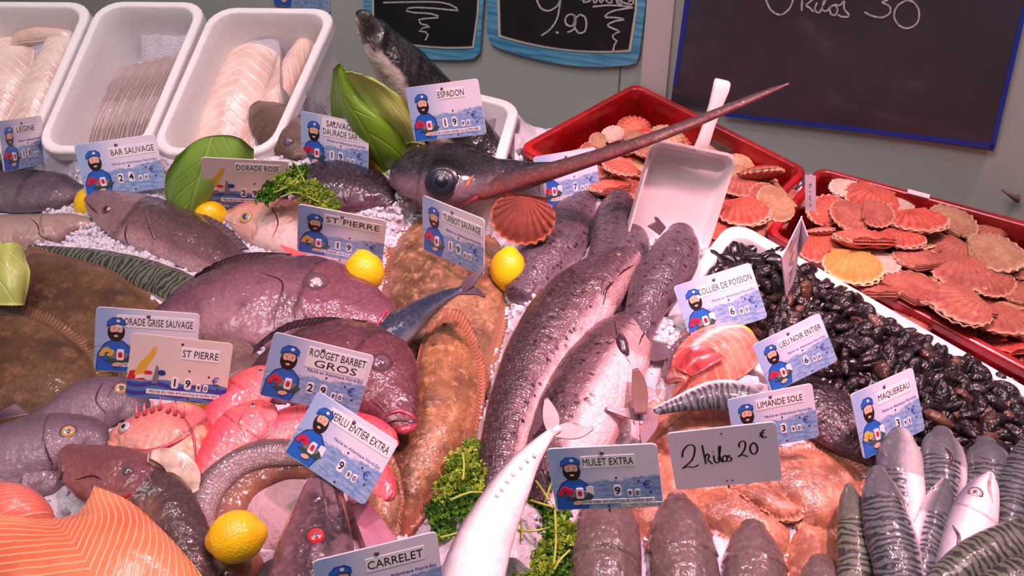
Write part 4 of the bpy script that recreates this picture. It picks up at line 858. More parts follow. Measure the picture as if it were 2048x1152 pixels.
for i in range(7):
    x, y = 275 + i * 15, 812 + abs(i - 3) * 5 - 6; p, nn = hit(sc, x, y + 14); V, Fc = tube([p, p + nn * .004 + VV * .004, p + nn * .006 + VV * .009], [.0022, .0015, .0003], 6); part('spine', V, Fc, ff_red, sc.root)
# --- gurnard bending to the lower right
g = fish('gurnard', 'brown wet fish curving round the salmon fillet, head at upper left', fm_gurn, [(135, 905, 22), (160, 925, 45), (205, 948, 62), (262, 965, 66), (315, 1000, 62), (352, 1050, 56), (375, 1100, 50), (385, 1160, 44), (380, 1220, 36)], w=.15, k=.65, gill=.42, gd=.09, lump=.02, dors=(.6, -1), roll=25,
     ey=(256, 942, 11, M_SOCK, M_DARKI, .6), lines=[([(122, 905), (126, 940), (112, 980)], 6, fm_gurn, 'gill'), ([(232, 1000), (255, 992), (268, 985)], 4, M_GILL, 'mouth'), ([(150, 960), (185, 952), (205, 960)], 2, ML, 'cheek_line')])
# --- red mullets
fish('red_mullet', 'red mullet with head up and small dark eye, nearest of the red fish', fm_rouget, [(540, 826, 22), (520, 832, 38), (485, 855, 47), (450, 890, 43), (425, 925, 36), (405, 960, 26)], w=.135, k=.5, gill=.33, dors=(-.5, -1), ey=(505, 811, 8, M_SOCKP, M_PUPIL, .55), lines=[([(552, 830), (545, 860), (530, 890)], 1.8, M_LIPP, 'gill_edge'), ([(490, 822), (478, 845), (492, 875)], 1.6, M_LIP, 'cheek_line')])
fish('red_mullet', 'red mullet behind, eye just left of the ROUGET BARBET card', fm_rouget, [(548, 752, 18), (528, 760, 34), (495, 785, 46), (460, 822, 46), (430, 862, 38), (408, 905, 26)], w=.12, k=.5, gill=.3, dors=(-.6, -1), ey=(521, 743, 8, M_SOCKP, M_PUPIL, .55))
fish('red_mullet', 'red mullet lying flat below the ROUGET BARBET card', fm_rouget, [(660, 835, 24), (620, 842, 36), (575, 856, 40), (530, 880, 34), (490, 905, 24)], w=.125, k=.5, gill=.3)
fish('red_mullet', 'red mullet head right of the MERLU card, lower one', fm_rouget, [(780, 992, 14), (765, 972, 30), (738, 940, 38), (705, 905, 36), (680, 870, 28)], w=.112, k=.45, gill=.5, lines=[([(786, 985), (775, 1000), (758, 1006)], 3, M_LIP, 'mouth')])
fish('red_mullet', 'red mullet head below the thick lips of the john dory', fm_rouget, [(788, 890, 12), (772, 880, 26), (735, 862, 32), (695, 850, 30)], w=.112, k=.55, gill=.5)
# --- curled hake
HKP = (('curled_body', fm_merlu, [(650, 912, 18), (590, 905, 26), (525, 908, 30), (465, 930, 34), (418, 975, 36), (395, 1030, 36), (398, 1090, 34), (420, 1150, 30)], dict(w=.13, k=.8, roll=18, gill=0, gd=0, dors=(-.5, -1), lump=.01)),
  ('belly_flap', fm_merlub, [(660, 925, 22), (600, 928, 30), (540, 940, 34), (485, 970, 40), (450, 1020, 42), (438, 1080, 50), (470, 1150, 60)], dict(w=.118, k=.6, gill=0, gd=0, lump=.01)))
pf = Mat('pale_flesh'); pf = pf.fin(pf.mix(pf.noise(pf.obj(), 20, 3), C(208, 176, 180), C(160, 118, 126)), .6, .1, nrm=pf.bump(pf.noise(pf.obj(), 150, 4), .9, .004))
V, Fc, at = patch(pg([[(450, 950), (550, 925), (640, 940)], [(440, 1020), (550, 1000), (630, 1020)], [(450, 1120), (550, 1110), (620, 1110)]], .108), 30, 30, .004, .01, ruff=lambda u, v: .002 * np.sin(u * 9) * np.sin(v * 11))
tag(part('fish_flesh', V, Fc, pf, None, at), 'pale pinkish piece of flesh inside the curl of the hake', 'fish piece')
hk = fish('hake', 'curled hake with dark purple head pointing up and red-ringed eye, body arching round the lemon', fm_merluh, [(648, 922, 8), (646, 945, 22), (640, 985, 38), (636, 1030, 54), (632, 1080, 70), (625, 1130, 84), (620, 1200, 92)], w=.155, k=.55, gill=0, gd=0, dors=(1, 0), roll=10, lump=.02,
     ey=(632, 1073, 17, M_REDI, plain('pupil_mauve', (130, 85, 105), .1, 1.), .55, {'rim': fm_merluh}), lines=[([(655, 925), (675, 960), (695, 1010), (705, 1060)], 7, fm_merlub, 'jaw'), ([(658, 945), (672, 985), (684, 1040)], 3, ML, 'mouth'), ([(575, 1010), (560, 1060), (545, 1100)], 3, plain('gill_yellow', (170, 110, 50), .4, .5), 'gill_edge'), ([(640, 950), (650, 1000), (655, 1040)], 3, fm_merluh, 'snout_ridge')])
for nm_, mt_, pts_, kw_ in HKP:
    b = loft(pts_, **kw_); part(nm_, b.V, b.F, mt_, hk.root, b.attrs, foot=True)
b = loft([(705, 1000, 14), (722, 1030, 26), (740, 1065, 36), (762, 1105, 40), (780, 1150, 36)], w=.12, k=.35, gill=0, gd=0, cap=(.3, .3)); root_for(b, 'pink_fish_tail', 'pink-purple fish tail between the CARRELET and MERLU cards', 'fish'); part('body', b.V, b.F, fishmat('tail_purple_skin', (160, 95, 115), (195, 130, 150), (205, 140, 155), mott=((225, 185, 195), 50, .6), wet=1.), b.root, b.attrs, foot=True)
fin(b, [(700, 1010), (735, 1000)], [(735, 1105), (800, 1090)], .137, ff_purp, 'tail_fin', wt=.137)
# --- blue tail on the turbot
BB = fish('blue_mackerel', 'blue mackerel tail lifted over the turbot', fm_mackb, [(780, 668, 40, .075), (812, 645, 34, .085), (850, 618, 24, .10), (890, 594, 14, .12), (922, 580, 7, .135)], w=.12, k=.7, roll=30, gill=0, gd=0, cap=(.5, .6),
     fins=[])
lobe(BB, [(918, 583, 6), (938, 566, 10), (955, 548, 6), (973, 531, 1.5)], .135, .15, ff_dark); lobe(BB, [(918, 583, 6), (938, 580, 9), (955, 584, 6), (970, 594, 1.5)], .135, .14, ff_dark)
# --- spotted trout
fish('spotted_trout', 'spotted trout half hidden behind the red-brown scallop shell', fm_salmonb, [(1168, 398, 26), (1150, 425, 42), (1125, 465, 56), (1095, 510, 58), (1068, 550, 50), (1045, 590, 36)], w=.045, k=.7, dors=(-1, 0), roll=55, gill=0, gd=0)
fish('spotted_trout', 'grey spotted trout back just left of the white scoop', fm_salmonb, [(1237, 396, 26), (1239, 420, 44), (1240, 455, 54), (1238, 500, 60), (1225, 550, 58), (1205, 610, 46)], w=.065, k=.75, dors=(-.6, 0), roll=65, gill=0, gd=0, cap=(.7, .5))
t3_ = fish('spotted_trout', 'grey spotted trout below the scoop beside the white box corner', fm_salmonb, [(1362, 464, 26), (1358, 485, 40), (1342, 525, 52), (1312, 570, 50), (1290, 620, 40), (1278, 670, 30), (1272, 710, 22)], w=.095, k=.75, dors=(-.7, 0), roll=62, gill=0, gd=0, cap=(.7, .5),
     fins=[([(1320, 470), (1332, 455)], [(1295, 452), (1318, 440)], ff_dark, 'fin', .02), ([(1318, 462), (1330, 452)], [(1308, 434), (1316, 436)], ff_dark, 'fin', .02)])
lobe(t3_, [(1275, 690, 8), (1300, 700, 20), (1322, 705, 18), (1342, 712, 6)], .095, .09, ff_dark, 'pectoral_fin')
tr1 = fish('spotted_trout', 'large dark spotted trout with head up right, left of the pair', fm_salmon, [(1262, 508, 22), (1240, 525, 38), (1200, 560, 58), (1150, 610, 72), (1105, 670, 72), (1065, 735, 64), (1035, 800, 56), (1012, 870, 50), (1000, 940, 44), (990, 1000, 34)], w=.085, k=.68, dors=(-1, -.4), roll=20, gill=.22, gd=.06,
     ey=(1238, 508, 6, M_BROWNI, M_PUPIL), lines=[([(1268, 530), (1250, 540), (1236, 552)], 2, ML, 'mouth'), ([(1228, 562), (1212, 580), (1206, 610)], 3.4, ML, 'gill_opening')])
tr2 = fish('spotted_trout', 'large spotted trout with pale belly and dark cheek, right of the pair', fm_salmon, [(1284, 632, 22), (1272, 645, 38), (1245, 680, 62), (1212, 730, 80), (1180, 790, 88), (1150, 850, 86), (1125, 910, 74), (1105, 970, 56), (1095, 1010, 40)], w=.09, k=.62, dors=(-1, -.3), roll=-12, gill=.24, gd=.07,
     ey=(1287, 641, 7, M_SOCK, M_PUPIL, .5), fins=[],
     lines=[([(1300, 655), (1285, 672), (1278, 690)], 2, ML, 'mouth'), ([(1228, 640), (1240, 690), (1262, 730)], 2.6, ML, 'gill_opening'), ([(1240, 665), (1245, 690), (1255, 712)], 14, plain('cheek_dark', (62, 40, 58), .25, .8, 50, .3), 'cheek_patch')])
lobe(tr2, [(1270, 738, 6), (1277, 765, 14), (1280, 795, 16), (1282, 828, 12)], .125, .12, ff_brown, 'pectoral_fin'); lobe(tr2, [(1100, 800, 4), (1085, 825, 10), (1075, 850, 8), (1066, 872, 2)], .10, .11, ff_dark, 'dorsal_fin')
# --- silver tail
st = fish('silver_mackerel', 'silver mackerel belly with tail up lying on the parsley', fm_silver, [(1118, 856, 7, .165), (1100, 868, 10, .16), (1078, 892, 17, .155), (1045, 935, 30, .145), (1015, 985, 42, .14), (985, 1045, 52, .135), (960, 1105, 60, .13), (940, 1170, 66, .13), (925, 1230, 66, .13)], w=.15, k=.6, dors=(-1, -.3), roll=0, gill=0, gd=0,
     fins=[])
lobe(st, [(1105, 868, 8), (1103, 842, 16), (1098, 820, 13), (1092, 796, 3)], .16, .175, ff_pale); lobe(st, [(1108, 866, 8), (1135, 862, 16), (1158, 864, 12), (1186, 856, 3)], .16, .17, ff_pale)
for i, (x, y) in enumerate([(1068, 912), (1054, 922), (1041, 936), (1026, 950), (1014, 964), (1003, 980), (994, 992)]):
    p, nn = hit(st, x, y); V, Fc = tube([p - UU * .0015, p, p + UU * .0015 + VV * .002], [.0008, .0026, .0008], 8); part('pale_spot', V, Fc, plain('finlet_cream', (235, 215, 205), .3, .5) if i == 0 else bpy.data.materials['finlet_cream'], st.root)
# --- mackerel with tail left, below the collar
sm_ = fish('striped_mackerel', 'striped mackerel tail end below the salmon collar, fin to the left', fm_mack, [(1500, 800, 30), (1465, 793, 34), (1425, 792, 31), (1385, 800, 23), (1345, 812, 14), (1310, 823, 8)], w=.105, k=.7, roll=20, gill=0, gd=0, dors=(.1, 1),
     fins=[])
lobe(sm_, [(1316, 823, 7), (1285, 828, 13), (1250, 825, 9), (1210, 817, 2)], .105, .115, ff_grey); lobe(sm_, [(1310, 824, 8), (1302, 845, 15), (1292, 868, 12), (1286, 890, 3)], .105, .112, ff_grey)
# --- pollack
fish('pollack', 'dark glossy pollack between the LIMANDE SOLE and MAQUEREAU cards', fm_poll, [(1765, 925, 16), (1742, 900, 36), (1705, 868, 52), (1655, 830, 58), (1605, 790, 50), (1570, 760, 34)], w=.07, k=.55, roll=30, gill=.28)
# --- collar
q = Mat('salmon_flesh_wet'); ob = q.obj(); c = q.mix(q.step(q.noise(ob, 26, 4), .35, .65), C(236, 110, 90), C(248, 165, 140)); fb = q.sep(q.att('fb'))
c = q.mix(q.math('MULTIPLY', q.math('SUBTRACT', 1.0, q.step(q.math('ABSOLUTE', q.math('SUBTRACT', fb[0], .5)), .02, .09)), .8), c, C(252, 220, 200))
c = q.mix(q.math('MULTIPLY', q.step(q.math('SINE', q.math('MULTIPLY', fb[1], 60.0)), .6, .95), .35), c, C(250, 200, 180)); m_collar = q.fin(c, .25, .8, nrm=q.bump(q.noise(ob, 120, 4), .8, .003))
r = empty('salmon_collar', P(1420, 730, .05), 'split salmon collar with orange-pink flesh under the COLLIER DE POISSON card', 'fish piece')
V, Fc, at = patch(pg([[(1330, 765, .07), (1345, 700, .075), (1385, 655, .075), (1440, 640, .08)], [(1365, 760, .1), (1400, 715, .11), (1450, 690, .11), (1500, 668, .1)], [(1345, 790, .07), (1420, 775, .09), (1485, 750, .08), (1530, 705, .07)]]), 40, 40, .006, .003, .4)
part('flesh', V, Fc, m_collar, r, at, foot=True)
V, Fc, at = patch(pg([[(1322, 752), (1338, 700), (1380, 660)], [(1332, 760), (1350, 705), (1390, 668)]], .09), 8, 24, .003, .002, ruff=lambda u, v: .0015 * np.sin(v * 70)); part('skin_edge', V, Fc, fm_salmonb, r, at)
V, Fc, at = patch(pg([[(1346, 734, .1), (1362, 704, .105), (1402, 690, .112)], [(1366, 744, .108), (1392, 716, .117), (1432, 702, .118)], [(1382, 750, .105), (1416, 735, .113), (1450, 716, .115)]]), 16, 16, .002, .0015); part('blood_patch', V, Fc, plain('blood_red', (196, 70, 72), .3, .6, 60, .35), r, at)
# --- orange flatfish lower right
flatfish('lemon_sole', 'orange flatfish under the LIMANDE SOLE card, reaching to the mackerels', fl_sole, [(1480, 905), (1560, 895), (1640, 890), (1700, 915), (1742, 950), (1740, 1000), (1700, 1070), (1620, 1075), (1560, 1020), (1500, 970)], w=.06, H=.014, fringe=.2)
s2 = flatfish('lemon_sole', 'orange flatfish lying between the handwritten card and the mullet heads', fl_sole, [(1400, 975), (1460, 965), (1540, 985), (1590, 1030), (1600, 1090), (1580, 1130), (1530, 1120), (1450, 1080), (1385, 1050), (1360, 1000)], w=.055, H=.014)
flatfish('lemon_sole', 'narrow orange flatfish below the right end of the handwritten card', fl_sole, [(1465, 975), (1520, 970), (1580, 1000), (1610, 1030), (1575, 1045), (1510, 1015)], w=.068, H=.008, fringe=.1)
flatfish('lemon_sole', 'orange flatfish behind the handwritten card near the silver tail fin', fl_sole, [(1290, 815), (1380, 800), (1480, 815), (1520, 870), (1470, 930), (1360, 935), (1290, 900)], w=.06, H=.02)
flatfish('lemon_sole', 'pink-orange flatfish between MULET EXTRA card and handwritten card', fl_sole, [(1290, 900), (1370, 900), (1420, 960), (1420, 1060), (1350, 1110), (1270, 1090), (1230, 1010), (1250, 940)], w=.05, H=.018)
flatfish('lemon_sole', 'small orange flatfish under the rightmost mullet head', fl_sole, [(1590, 1040), (1660, 1050), (1710, 1100), (1730, 1170), (1680, 1230), (1590, 1200), (1560, 1110)], w=.055, H=.014)
# --- mullets
for i, (lb, pts) in enumerate((('mullet below the MULET EXTRA card, leftmost of the mullets', [(1216, 1010, 48), (1214, 1045, 62), (1212, 1090, 70), (1210, 1150, 74), (1208, 1230, 74)]),
    ('mullet with rounded snout up, second mullet from the left', [(1355, 998, 22), (1357, 1018, 40), (1361, 1055, 56), (1365, 1100, 66), (1370, 1160, 72), (1374, 1230, 72)]),
    ('grey mullet snout, third mullet from the left', [(1506, 1056, 26), (1506, 1078, 42), (1508, 1115, 57), (1510, 1160, 64), (1510, 1230, 66)]),
    ('mullet snout barely in the picture, rightmost of the mullets', [(1645, 1126, 26), (1645, 1148, 40), (1646, 1190, 50), (1648, 1240, 54)]))):
    fish('grey_mullet', lb, fm_mulet, pts, w=.085, k=.72, dors=(-.3, 0), roll=82, gill=(.0, .5, .45, .5)[i], gd=.06, cap=(.7, .3), lump=.012, lines=[([(pts[0][0] - 8, pts[0][1] - 10), (pts[0][0], pts[0][1] - 15), (pts[0][0] + 8, pts[0][1] - 10)], 1.5, M_LIPP, 'lip')] if i == 1 else (), n=60)
# --- mackerels lower right
MK = [('mackerel with its snout up at the far left of the mackerels', fm_mackg, [(1698, 974, 9), (1702, 1000, 22), (1707, 1045, 31), (1710, 1100, 35), (1712, 1160, 35), (1712, 1230, 33)], .10, 70, (-1, 0), None, .3),
 ('large mackerel with pale lilac side, second from the left', fm_mack, [(1757, 942, 14), (1760, 970, 30), (1768, 1010, 42), (1782, 1070, 50), (1797, 1130, 50), (1808, 1200, 48)], .115, 38, (-1, 0), None, .26),
 ('slim mackerel with head up and pale cheek in the middle', fm_mack, [(1890, 962, 8), (1885, 985, 21), (1874, 1020, 30), (1860, 1070, 34), (1848, 1130, 34), (1838, 1200, 32)], .115, 30, (1, 0), (1868, 978, 6), .32),
 ('mackerel with bright silver belly below the MAQUEREAU card', fm_mack, [(1797, 878, 30), (1798, 905, 42), (1800, 950, 45), (1806, 1000, 43), (1814, 1060, 36), (1820, 1110, 30)], .095, -5, (-1, 0), None, .35),
 ('mackerel with gill opening behind the slim one', fm_mack, [(1885, 868, 20), (1884, 890, 36), (1886, 925, 43), (1886, 970, 42), (1880, 1020, 36), (1870, 1080, 28)], .095, 30, (-1, 0), None, .3),
 ('rounded striped mackerel back behind the silver head', fm_mack, [(1972, 888, 20), (1976, 910, 38), (1980, 950, 45), (1978, 1000, 42), (1974, 1060, 36)], .095, 40, (-1, 0), None, .3),
 ('silver mackerel head turned up with round eye', fm_silver, [(1979, 952, 11), (1972, 970, 25), (1958, 1005, 38), (1942, 1050, 46), (1926, 1100, 46), (1908, 1160, 44)], .12, 10, (-1, 0), (1951, 986, 11), .42),
 ('striped mackerel at the right edge', fm_mack, [(2068, 890, 26), (2052, 930, 36), (2034, 980, 41), (2020, 1040, 41), (2008, 1100, 38)], .105, 40, (-1, 0), None, .0),
 ('dark mackerel lying across the lower right corner', fm_mackg, [(1868, 1172, 22), (1905, 1148, 34), (1955, 1118, 42), (2010, 1094, 44), (2075, 1075, 44), (2140, 1060, 40)], .14, 40, (0, -1), None, .0),
 ('dark mackerel half cut by the lower right corner', fm_mackg, [(1950, 1200, 26), (2000, 1175, 38), (2060, 1150, 44), (2130, 1130, 44)], .15, 40, (0, -1), None, .0)]
for lb, mt, pts, w, roll, dr, ev, gl in MK:
    b = fish('mackerel', lb, mt, pts, w=w, k=.72, roll=roll, dors=dr, gill=gl, gd=.05, cap=(.9, .4), lump=.008, n=64)
    if ev: eye(b, *ev, M_SILV, M_PUPILB if mt is fm_silver else M_PUPIL, pr=.5, rim=M_SOCK if mt is fm_silver else None)
    if mt is fm_silver: line(b, [(1982, 945), (1978, 975), (1985, 1005)], 4, M_LIPP, 'jaw'); line(b, [(1905, 1050), (1918, 1075), (1912, 1100)], 4, M_SOCK, 'gill_opening')
    elif 'large mackerel' in lb: line(b, [(1775, 980), (1800, 1000), (1812, 1020)], 3, M_SOCK, 'gill_opening')
    elif 'gill opening' in lb: line(b, [(1890, 895), (1902, 912), (1898, 935)], 3.5, M_MOUTH, 'gill_opening')
# ------------------------------------------------------------------ fillets
def filletmat(name, a, b_, lc, freq, chev, amt=.7, thin=.75, coat=.7, thr2=.98, sc=30, wet=.5):
    q = Mat(name); ob = q.obj(); fb = q.sep(q.att('fb')); c = q.mix(q.step(q.noise(ob, sc, 4), .35, .65), C(*a), C(*b_))
    ph = q.math('ADD', q.math('MULTIPLY', fb[0], freq), q.math('MULTIPLY', q.math('ABSOLUTE', q.math('SUBTRACT', fb[1], .5)), chev)); ph = q.math('ADD', ph, q.math('MULTIPLY', q.noise(ob, 14, 2), 5.0))
    ln = q.step(q.math('SINE', ph), thin, thr2); c = q.mix(q.math('MULTIPLY', ln, amt), c, C(*lc))
    n_ = q.bump(q.math('MULTIPLY', ln, -1.0), .5, .001); return q.fin(c, .3, coat, .1, nrm=q.bump(q.noise(ob, 150, 4), wet, .0015, n_))
m_cod = filletmat('cod_flesh', (222, 188, 176), (240, 216, 204), (248, 238, 234), 75, 16, .3, .3, sc=20, wet=.7)
m_cod2 = filletmat('cod_flesh_pink', (222, 180, 165), (234, 205, 192), (248, 232, 226), 60, 22, .25, .4, sc=20, wet=.7)
m_grey = filletmat('grey_fillet', (128, 108, 108), (178, 156, 152), (205, 184, 178), 9, 46, .45, .2, sc=16, wet=.4)
m_sal = filletmat('salmon_fillet', (244, 128, 84), (250, 152, 104), (255, 214, 170), 104, -42, .9, .62, sc=14, coat=.6)
def salmat():
    q = Mat('salmon_fillet_lines'); ob = q.obj(); fb = q.sep(q.att('fb')); c = q.mix(q.step(q.noise(ob, 14, 4), .35, .65), C(242, 116, 78), C(250, 150, 104))
    k = q.math('MAXIMUM', q.math('SUBTRACT', fb[1], q.math('MULTIPLY_ADD', fb[0], .06, .62)), 0.0)
    ph = q.math('MULTIPLY', q.math('ADD', fb[0], q.math('ADD', q.math('MULTIPLY', k, 1.75), q.math('MULTIPLY', fb[1], -.12))), 116.0)
    ph = q.math('ADD', ph, q.math('MULTIPLY', q.noise(ob, 16, 3), 5.5)); ln = q.step(q.math('SINE', ph), .45, .95)
    c = q.mix(q.math('MULTIPLY', ln, .62), c, C(255, 216, 170)); c = q.mix(q.math('MULTIPLY', q.math('SUBTRACT', 1.0, q.step(fb[1], .0, .35)), .45), c, C(238, 96, 84))
    return q.fin(c, .28, .6, .1, nrm=q.bump(q.noise(ob, 150, 4), .5, .0015, q.bump(q.math('MULTIPLY', ln, -1.0), .5, .001)))
m_sal = salmat()
m_sal2 = filletmat('salmon_fillet_red', (240, 104, 92), (246, 140, 116), (255, 190, 160), 90, 30, .5, .6, sc=14)
def fillet(name, label, mat, rows, pill=.012, nu=40, nv=28, cat='fish piece', thick=.004, off=None, foot=False, pexp=.45):
    G = [[(bx(p[0], p[1], off) if off is not None else P(*p)) for p in r] for r in rows]
    V, Fc, at = patch(G, nu, nv, thick, pill, pexp); V = V + vnoise(V, 120, int(rows[0][0][0]) + 50)[:, None] * .0012 * N
    return tag(part(name, V, Fc, mat, None, at, foot=foot), label, cat)
fillet('white_fillet', 'pale fish fillet along the left edge of the far left box', m_cod, [[(-100, 260), (-40, 255), (10, 262)], [(-60, 160), (0, 150), (60, 165)], [(-20, 75), (30, 70), (75, 85)]], off=-.065, pill=.02)
fillet('white_fillet', 'pale fish fillet along the right side of the far left box', m_cod, [[(0, 300), (35, 300), (75, 298)], [(50, 180), (80, 178), (115, 182)], [(100, 70), (125, 66), (155, 72)]], off=-.05, pill=.018)
fillet('white_fillet', 'pinkish fillet crossing the back of the far left box', m_cod2, [[(30, 70), (90, 60), (160, 62)], [(20, 95), (90, 85), (150, 90)]], off=-.05, pill=.015)
for i, (x0, x1, y0, y1) in enumerate(((150, 250, 292, 138), (172, 272, 298, 130), (198, 292, 300, 124), (222, 315, 300, 120), (248, 332, 296, 116), (270, 350, 288, 118))):
    fillet('grey_fillet', 'long grey fillet in the middle box, %s' % ('leftmost of six', 'second from the left', 'third from the left', 'third from the right', 'second from the right', 'rightmost of six')[i], m_grey,
           [[(x0, y0), (x0 + 24, y0 + 3), (x0 + 50, y0)], [(x0 + 18, (y0 * 2 + y1) / 3), (x0 + 44, (y0 * 2 + y1) / 3), (x0 + 70, (y0 * 2 + y1) / 3 + 6)], [(x0 + 52, (y0 + y1 * 2) / 3 - 6), (x0 + 76, (y0 + y1 * 2) / 3 - 4), (x0 + 100, (y0 + y1 * 2) / 3 + 4)], [(x1 - 4, y1), (x1 + 6, y1 - 2), (x1 + 16, y1 + 4)]], off=-.074 + .003 * i, pill=.012, thick=.006)
fillet('cod_loin', 'broad cod loin with layered flakes in the right polystyrene box', m_cod, [[(385, 318), (430, 322), (480, 325)], [(410, 230), (465, 235), (520, 245)], [(440, 150), (500, 150), (550, 165)], [(470, 92), (520, 80), (570, 92)]], off=-.07, pill=.03, nu=60)
fillet('cod_loin', 'long cod loin leaning along the right wall of the right polystyrene box', m_cod2, [[(460, 320), (495, 322), (530, 322)], [(510, 230), (545, 230), (575, 228)], [(560, 140), (590, 138), (615, 140)], [(600, 78), (615, 72), (632, 82)]], off=-.055, pill=.022, nu=60)
fillet('cod_strip', 'thin orange-pink strip along the left wall of the right polystyrene box', m_cod2, [[(330, 320), (350, 322), (372, 320)], [(370, 250), (380, 250), (392, 252)], [(395, 190), (400, 188), (408, 192)]], off=-.08, pill=.01)
# bed of ice inside middle box
m_ice0 = Mat('box_ice'); m_ice0 = m_ice0.fin(C(232, 225, 232), .45, .3, nrm=m_ice0.bump(m_ice0.noise(m_ice0.obj(), 160, 4), .8, .003))
V, Fc, at = patch([[bx(112, 296, -.104), bx(190, 297, -.104), bx(276, 296, -.104)], [bx(178, 170, -.103), bx(258, 168, -.10), bx(338, 170, -.103)], [bx(232, 76, -.10), bx(310, 72, -.098), bx(392, 76, -.10)]], 30, 30, .004, .006)
tag(part('box_ice', V, Fc, m_ice0, None, at), 'crushed ice in the bottom of the middle polystyrene box', 'ice', kind='stuff')
# salmon
sal = [[(-60, 1010, .15), (0, 1035, .155), (90, 1045, .16), (160, 1030, .16), (192, 972, .165)],
       [(-80, 1070, .15), (20, 1080, .165), (120, 1085, .17), (220, 1060, .178), (262, 1008, .17)],
       [(-90, 1130, .15), (40, 1140, .17), (170, 1135, .18), (280, 1110, .185), (322, 1062, .17)],
       [(-80, 1200, .15), (80, 1200, .17), (230, 1190, .18), (340, 1160, .18), (372, 1116, .17)],
       [(-60, 1270, .15), (100, 1270, .16), (260, 1260, .17), (370, 1230, .17), (425, 1185, .16)]]
fillet('salmon_fillet', 'orange salmon fillet with white lines and raised edge in the lower left corner', m_sal, sal, pill=.012, nu=90, nv=60, foot=True)
fillet('salmon_fillet', 'redder salmon fillet end behind the large fillet at the left edge', m_sal2, [[(-60, 985, .14), (0, 978, .145), (40, 985, .145), (90, 1020, .14)], [(-60, 1030, .145), (0, 1020, .155), (50, 1025, .155), (110, 1045, .14)], [(-60, 1080, .14), (0, 1060, .145), (60, 1060, .145), (120, 1070, .13)]], pill=.012, foot=True)
# ------------------------------------------------------------------ lemons
q = Mat('lemon_peel'); ob = q.obj(); q.c = q.mix(q.step(q.noise(ob, 18, 3), .3, .7), C(248, 190, 10), C(255, 214, 18)); m_lem = q.fin(q.c, .34, .35, .2, nrm=q.bump(q.vor(ob, 420), .35, .0012), sss=.12)
m_tip = plain('lemon_tip', (200, 150, 40), .6)
def lemon(label, x, y, rx, w, ax=(1, 0), el=1.12):
    c = P(x, y, w); r = rx * depth(c) / FPX; n, m = 26, 32; D = nz(UU * ax[0] - (VV * .7 + N * .7) * ax[1] + N * .05); Q = nz(np.cross(D, N)); S = np.cross(D, Q)
    V = []
    for i in range(n):
        t = math.pi * i / (n - 1); ca = -math.cos(t); rad = math.sin(t) ** .92; L = ca * el + (.14 * max(0, abs(ca) - .88) / .12) * np.sign(ca) * 1.0
        for j in range(m):
            a = 2 * math.pi * j / m; V.append(c + (D * L + (Q * math.cos(a) + S * math.sin(a)) * rad * (1 + .015 * math.sin(3 * a + i * .3))) * r)
    V = np.array(V); rt = empty('lemon', c - N * r, label, 'lemon'); FOOT.append(V); part('peel', V, grid_faces(n, m, True, True), m_lem, rt)
    tp = c + D * (el + .13) * r; v2, f2 = tube([tp - D * r * .1, tp, tp + D * r * .03], [r * .1, r * .09, r * .03], 10); part('stem_end', v2, f2, m_tip, rt)
lemon('lemon behind the head of the sea bass', 186, 408, 35, .03, (.3, -1), 1.0)
lemon('small lemon between the cabbage leaf and the pink bream', 421, 430, 31, .045, (1, .1), 1.02)
lemon('lemon right of the SAUVAGE DAURADE SAR card', 757, 311, 36, .06, (.2, 1), 1.14)
lemon('lemon before the ST PIERRE card, stem end up', 729, 544, 40, .085, (-.15, -1), 1.0)
lemon('lemon beside the scallop shell, right of the turbot', 1016, 538, 36, .055, (.1, -1), 1.14)
lemon('lemon in the dark gap below the beige ST PIERRE card', 398, 826, 38, .095, (1, 0), 1.05)
lemon('bright lemon inside the curl of the hake', 473, 1074, 52, .165, (-1, .25), 1.06)
lemon('lemon piece peeking out behind the COLLIER DE POISSON card', 1476, 678, 30, .085, (1, .2), 1.1)
# ------------------------------------------------------------------ cabbage leaves
def leafmat(name, a, b_, vein, freq=26., ribamt=.6):
    q = Mat(name); fb = q.sep(q.att('fb')); ob = q.obj(); c = q.mix(q.noise(ob, 14, 3), C(*a), C(*b_))
    v = q.math('ABSOLUTE', q.math('SUBTRACT', fb[1], .5)); mid = q.math('SUBTRACT', 1.0, q.step(v, .008, .03))
    sd = q.step(q.math('SINE', q.math('SUBTRACT', q.math('MULTIPLY', fb[0], freq), q.math('MULTIPLY', v, 34.0))), .86, .99); f = q.math('MAXIMUM', mid, q.math('MULTIPLY', sd, .7))
    c = q.mix(q.math('MULTIPLY', f, ribamt), c, C(*vein)); return q.fin(c, .4, .25, .2, nrm=q.bump(q.math('ADD', f, q.math('MULTIPLY', q.noise(ob, 40, 3), .8)), .6, .002), sss=.1)
m_leaf = leafmat('cabbage_green', (104, 150, 44), (140, 180, 72), (170, 200, 105), ribamt=.4); m_leaf2 = leafmat('cabbage_deep_green', (88, 134, 16), (120, 160, 30), (146, 182, 56), ribamt=.35); m_leafp = leafmat('cabbage_pale', (156, 172, 78), (184, 196, 104), (205, 212, 140), 20., .4)
def leaf(label, parts_):
    r = empty('cabbage_leaf', P(*parts_[0][1][-1][1][:3]), label, 'leaf')
    for nm, rows, mt in parts_:
        V, Fc, at = patch([[P(*p) for p in rw] for rw in rows], 34, 30, .0016, 0, ruff=lambda u, v: .0016 * np.sin(v * 17 + u * 5) * np.abs(v - .5) * 2); part(nm, V, Fc, mt, r, at)
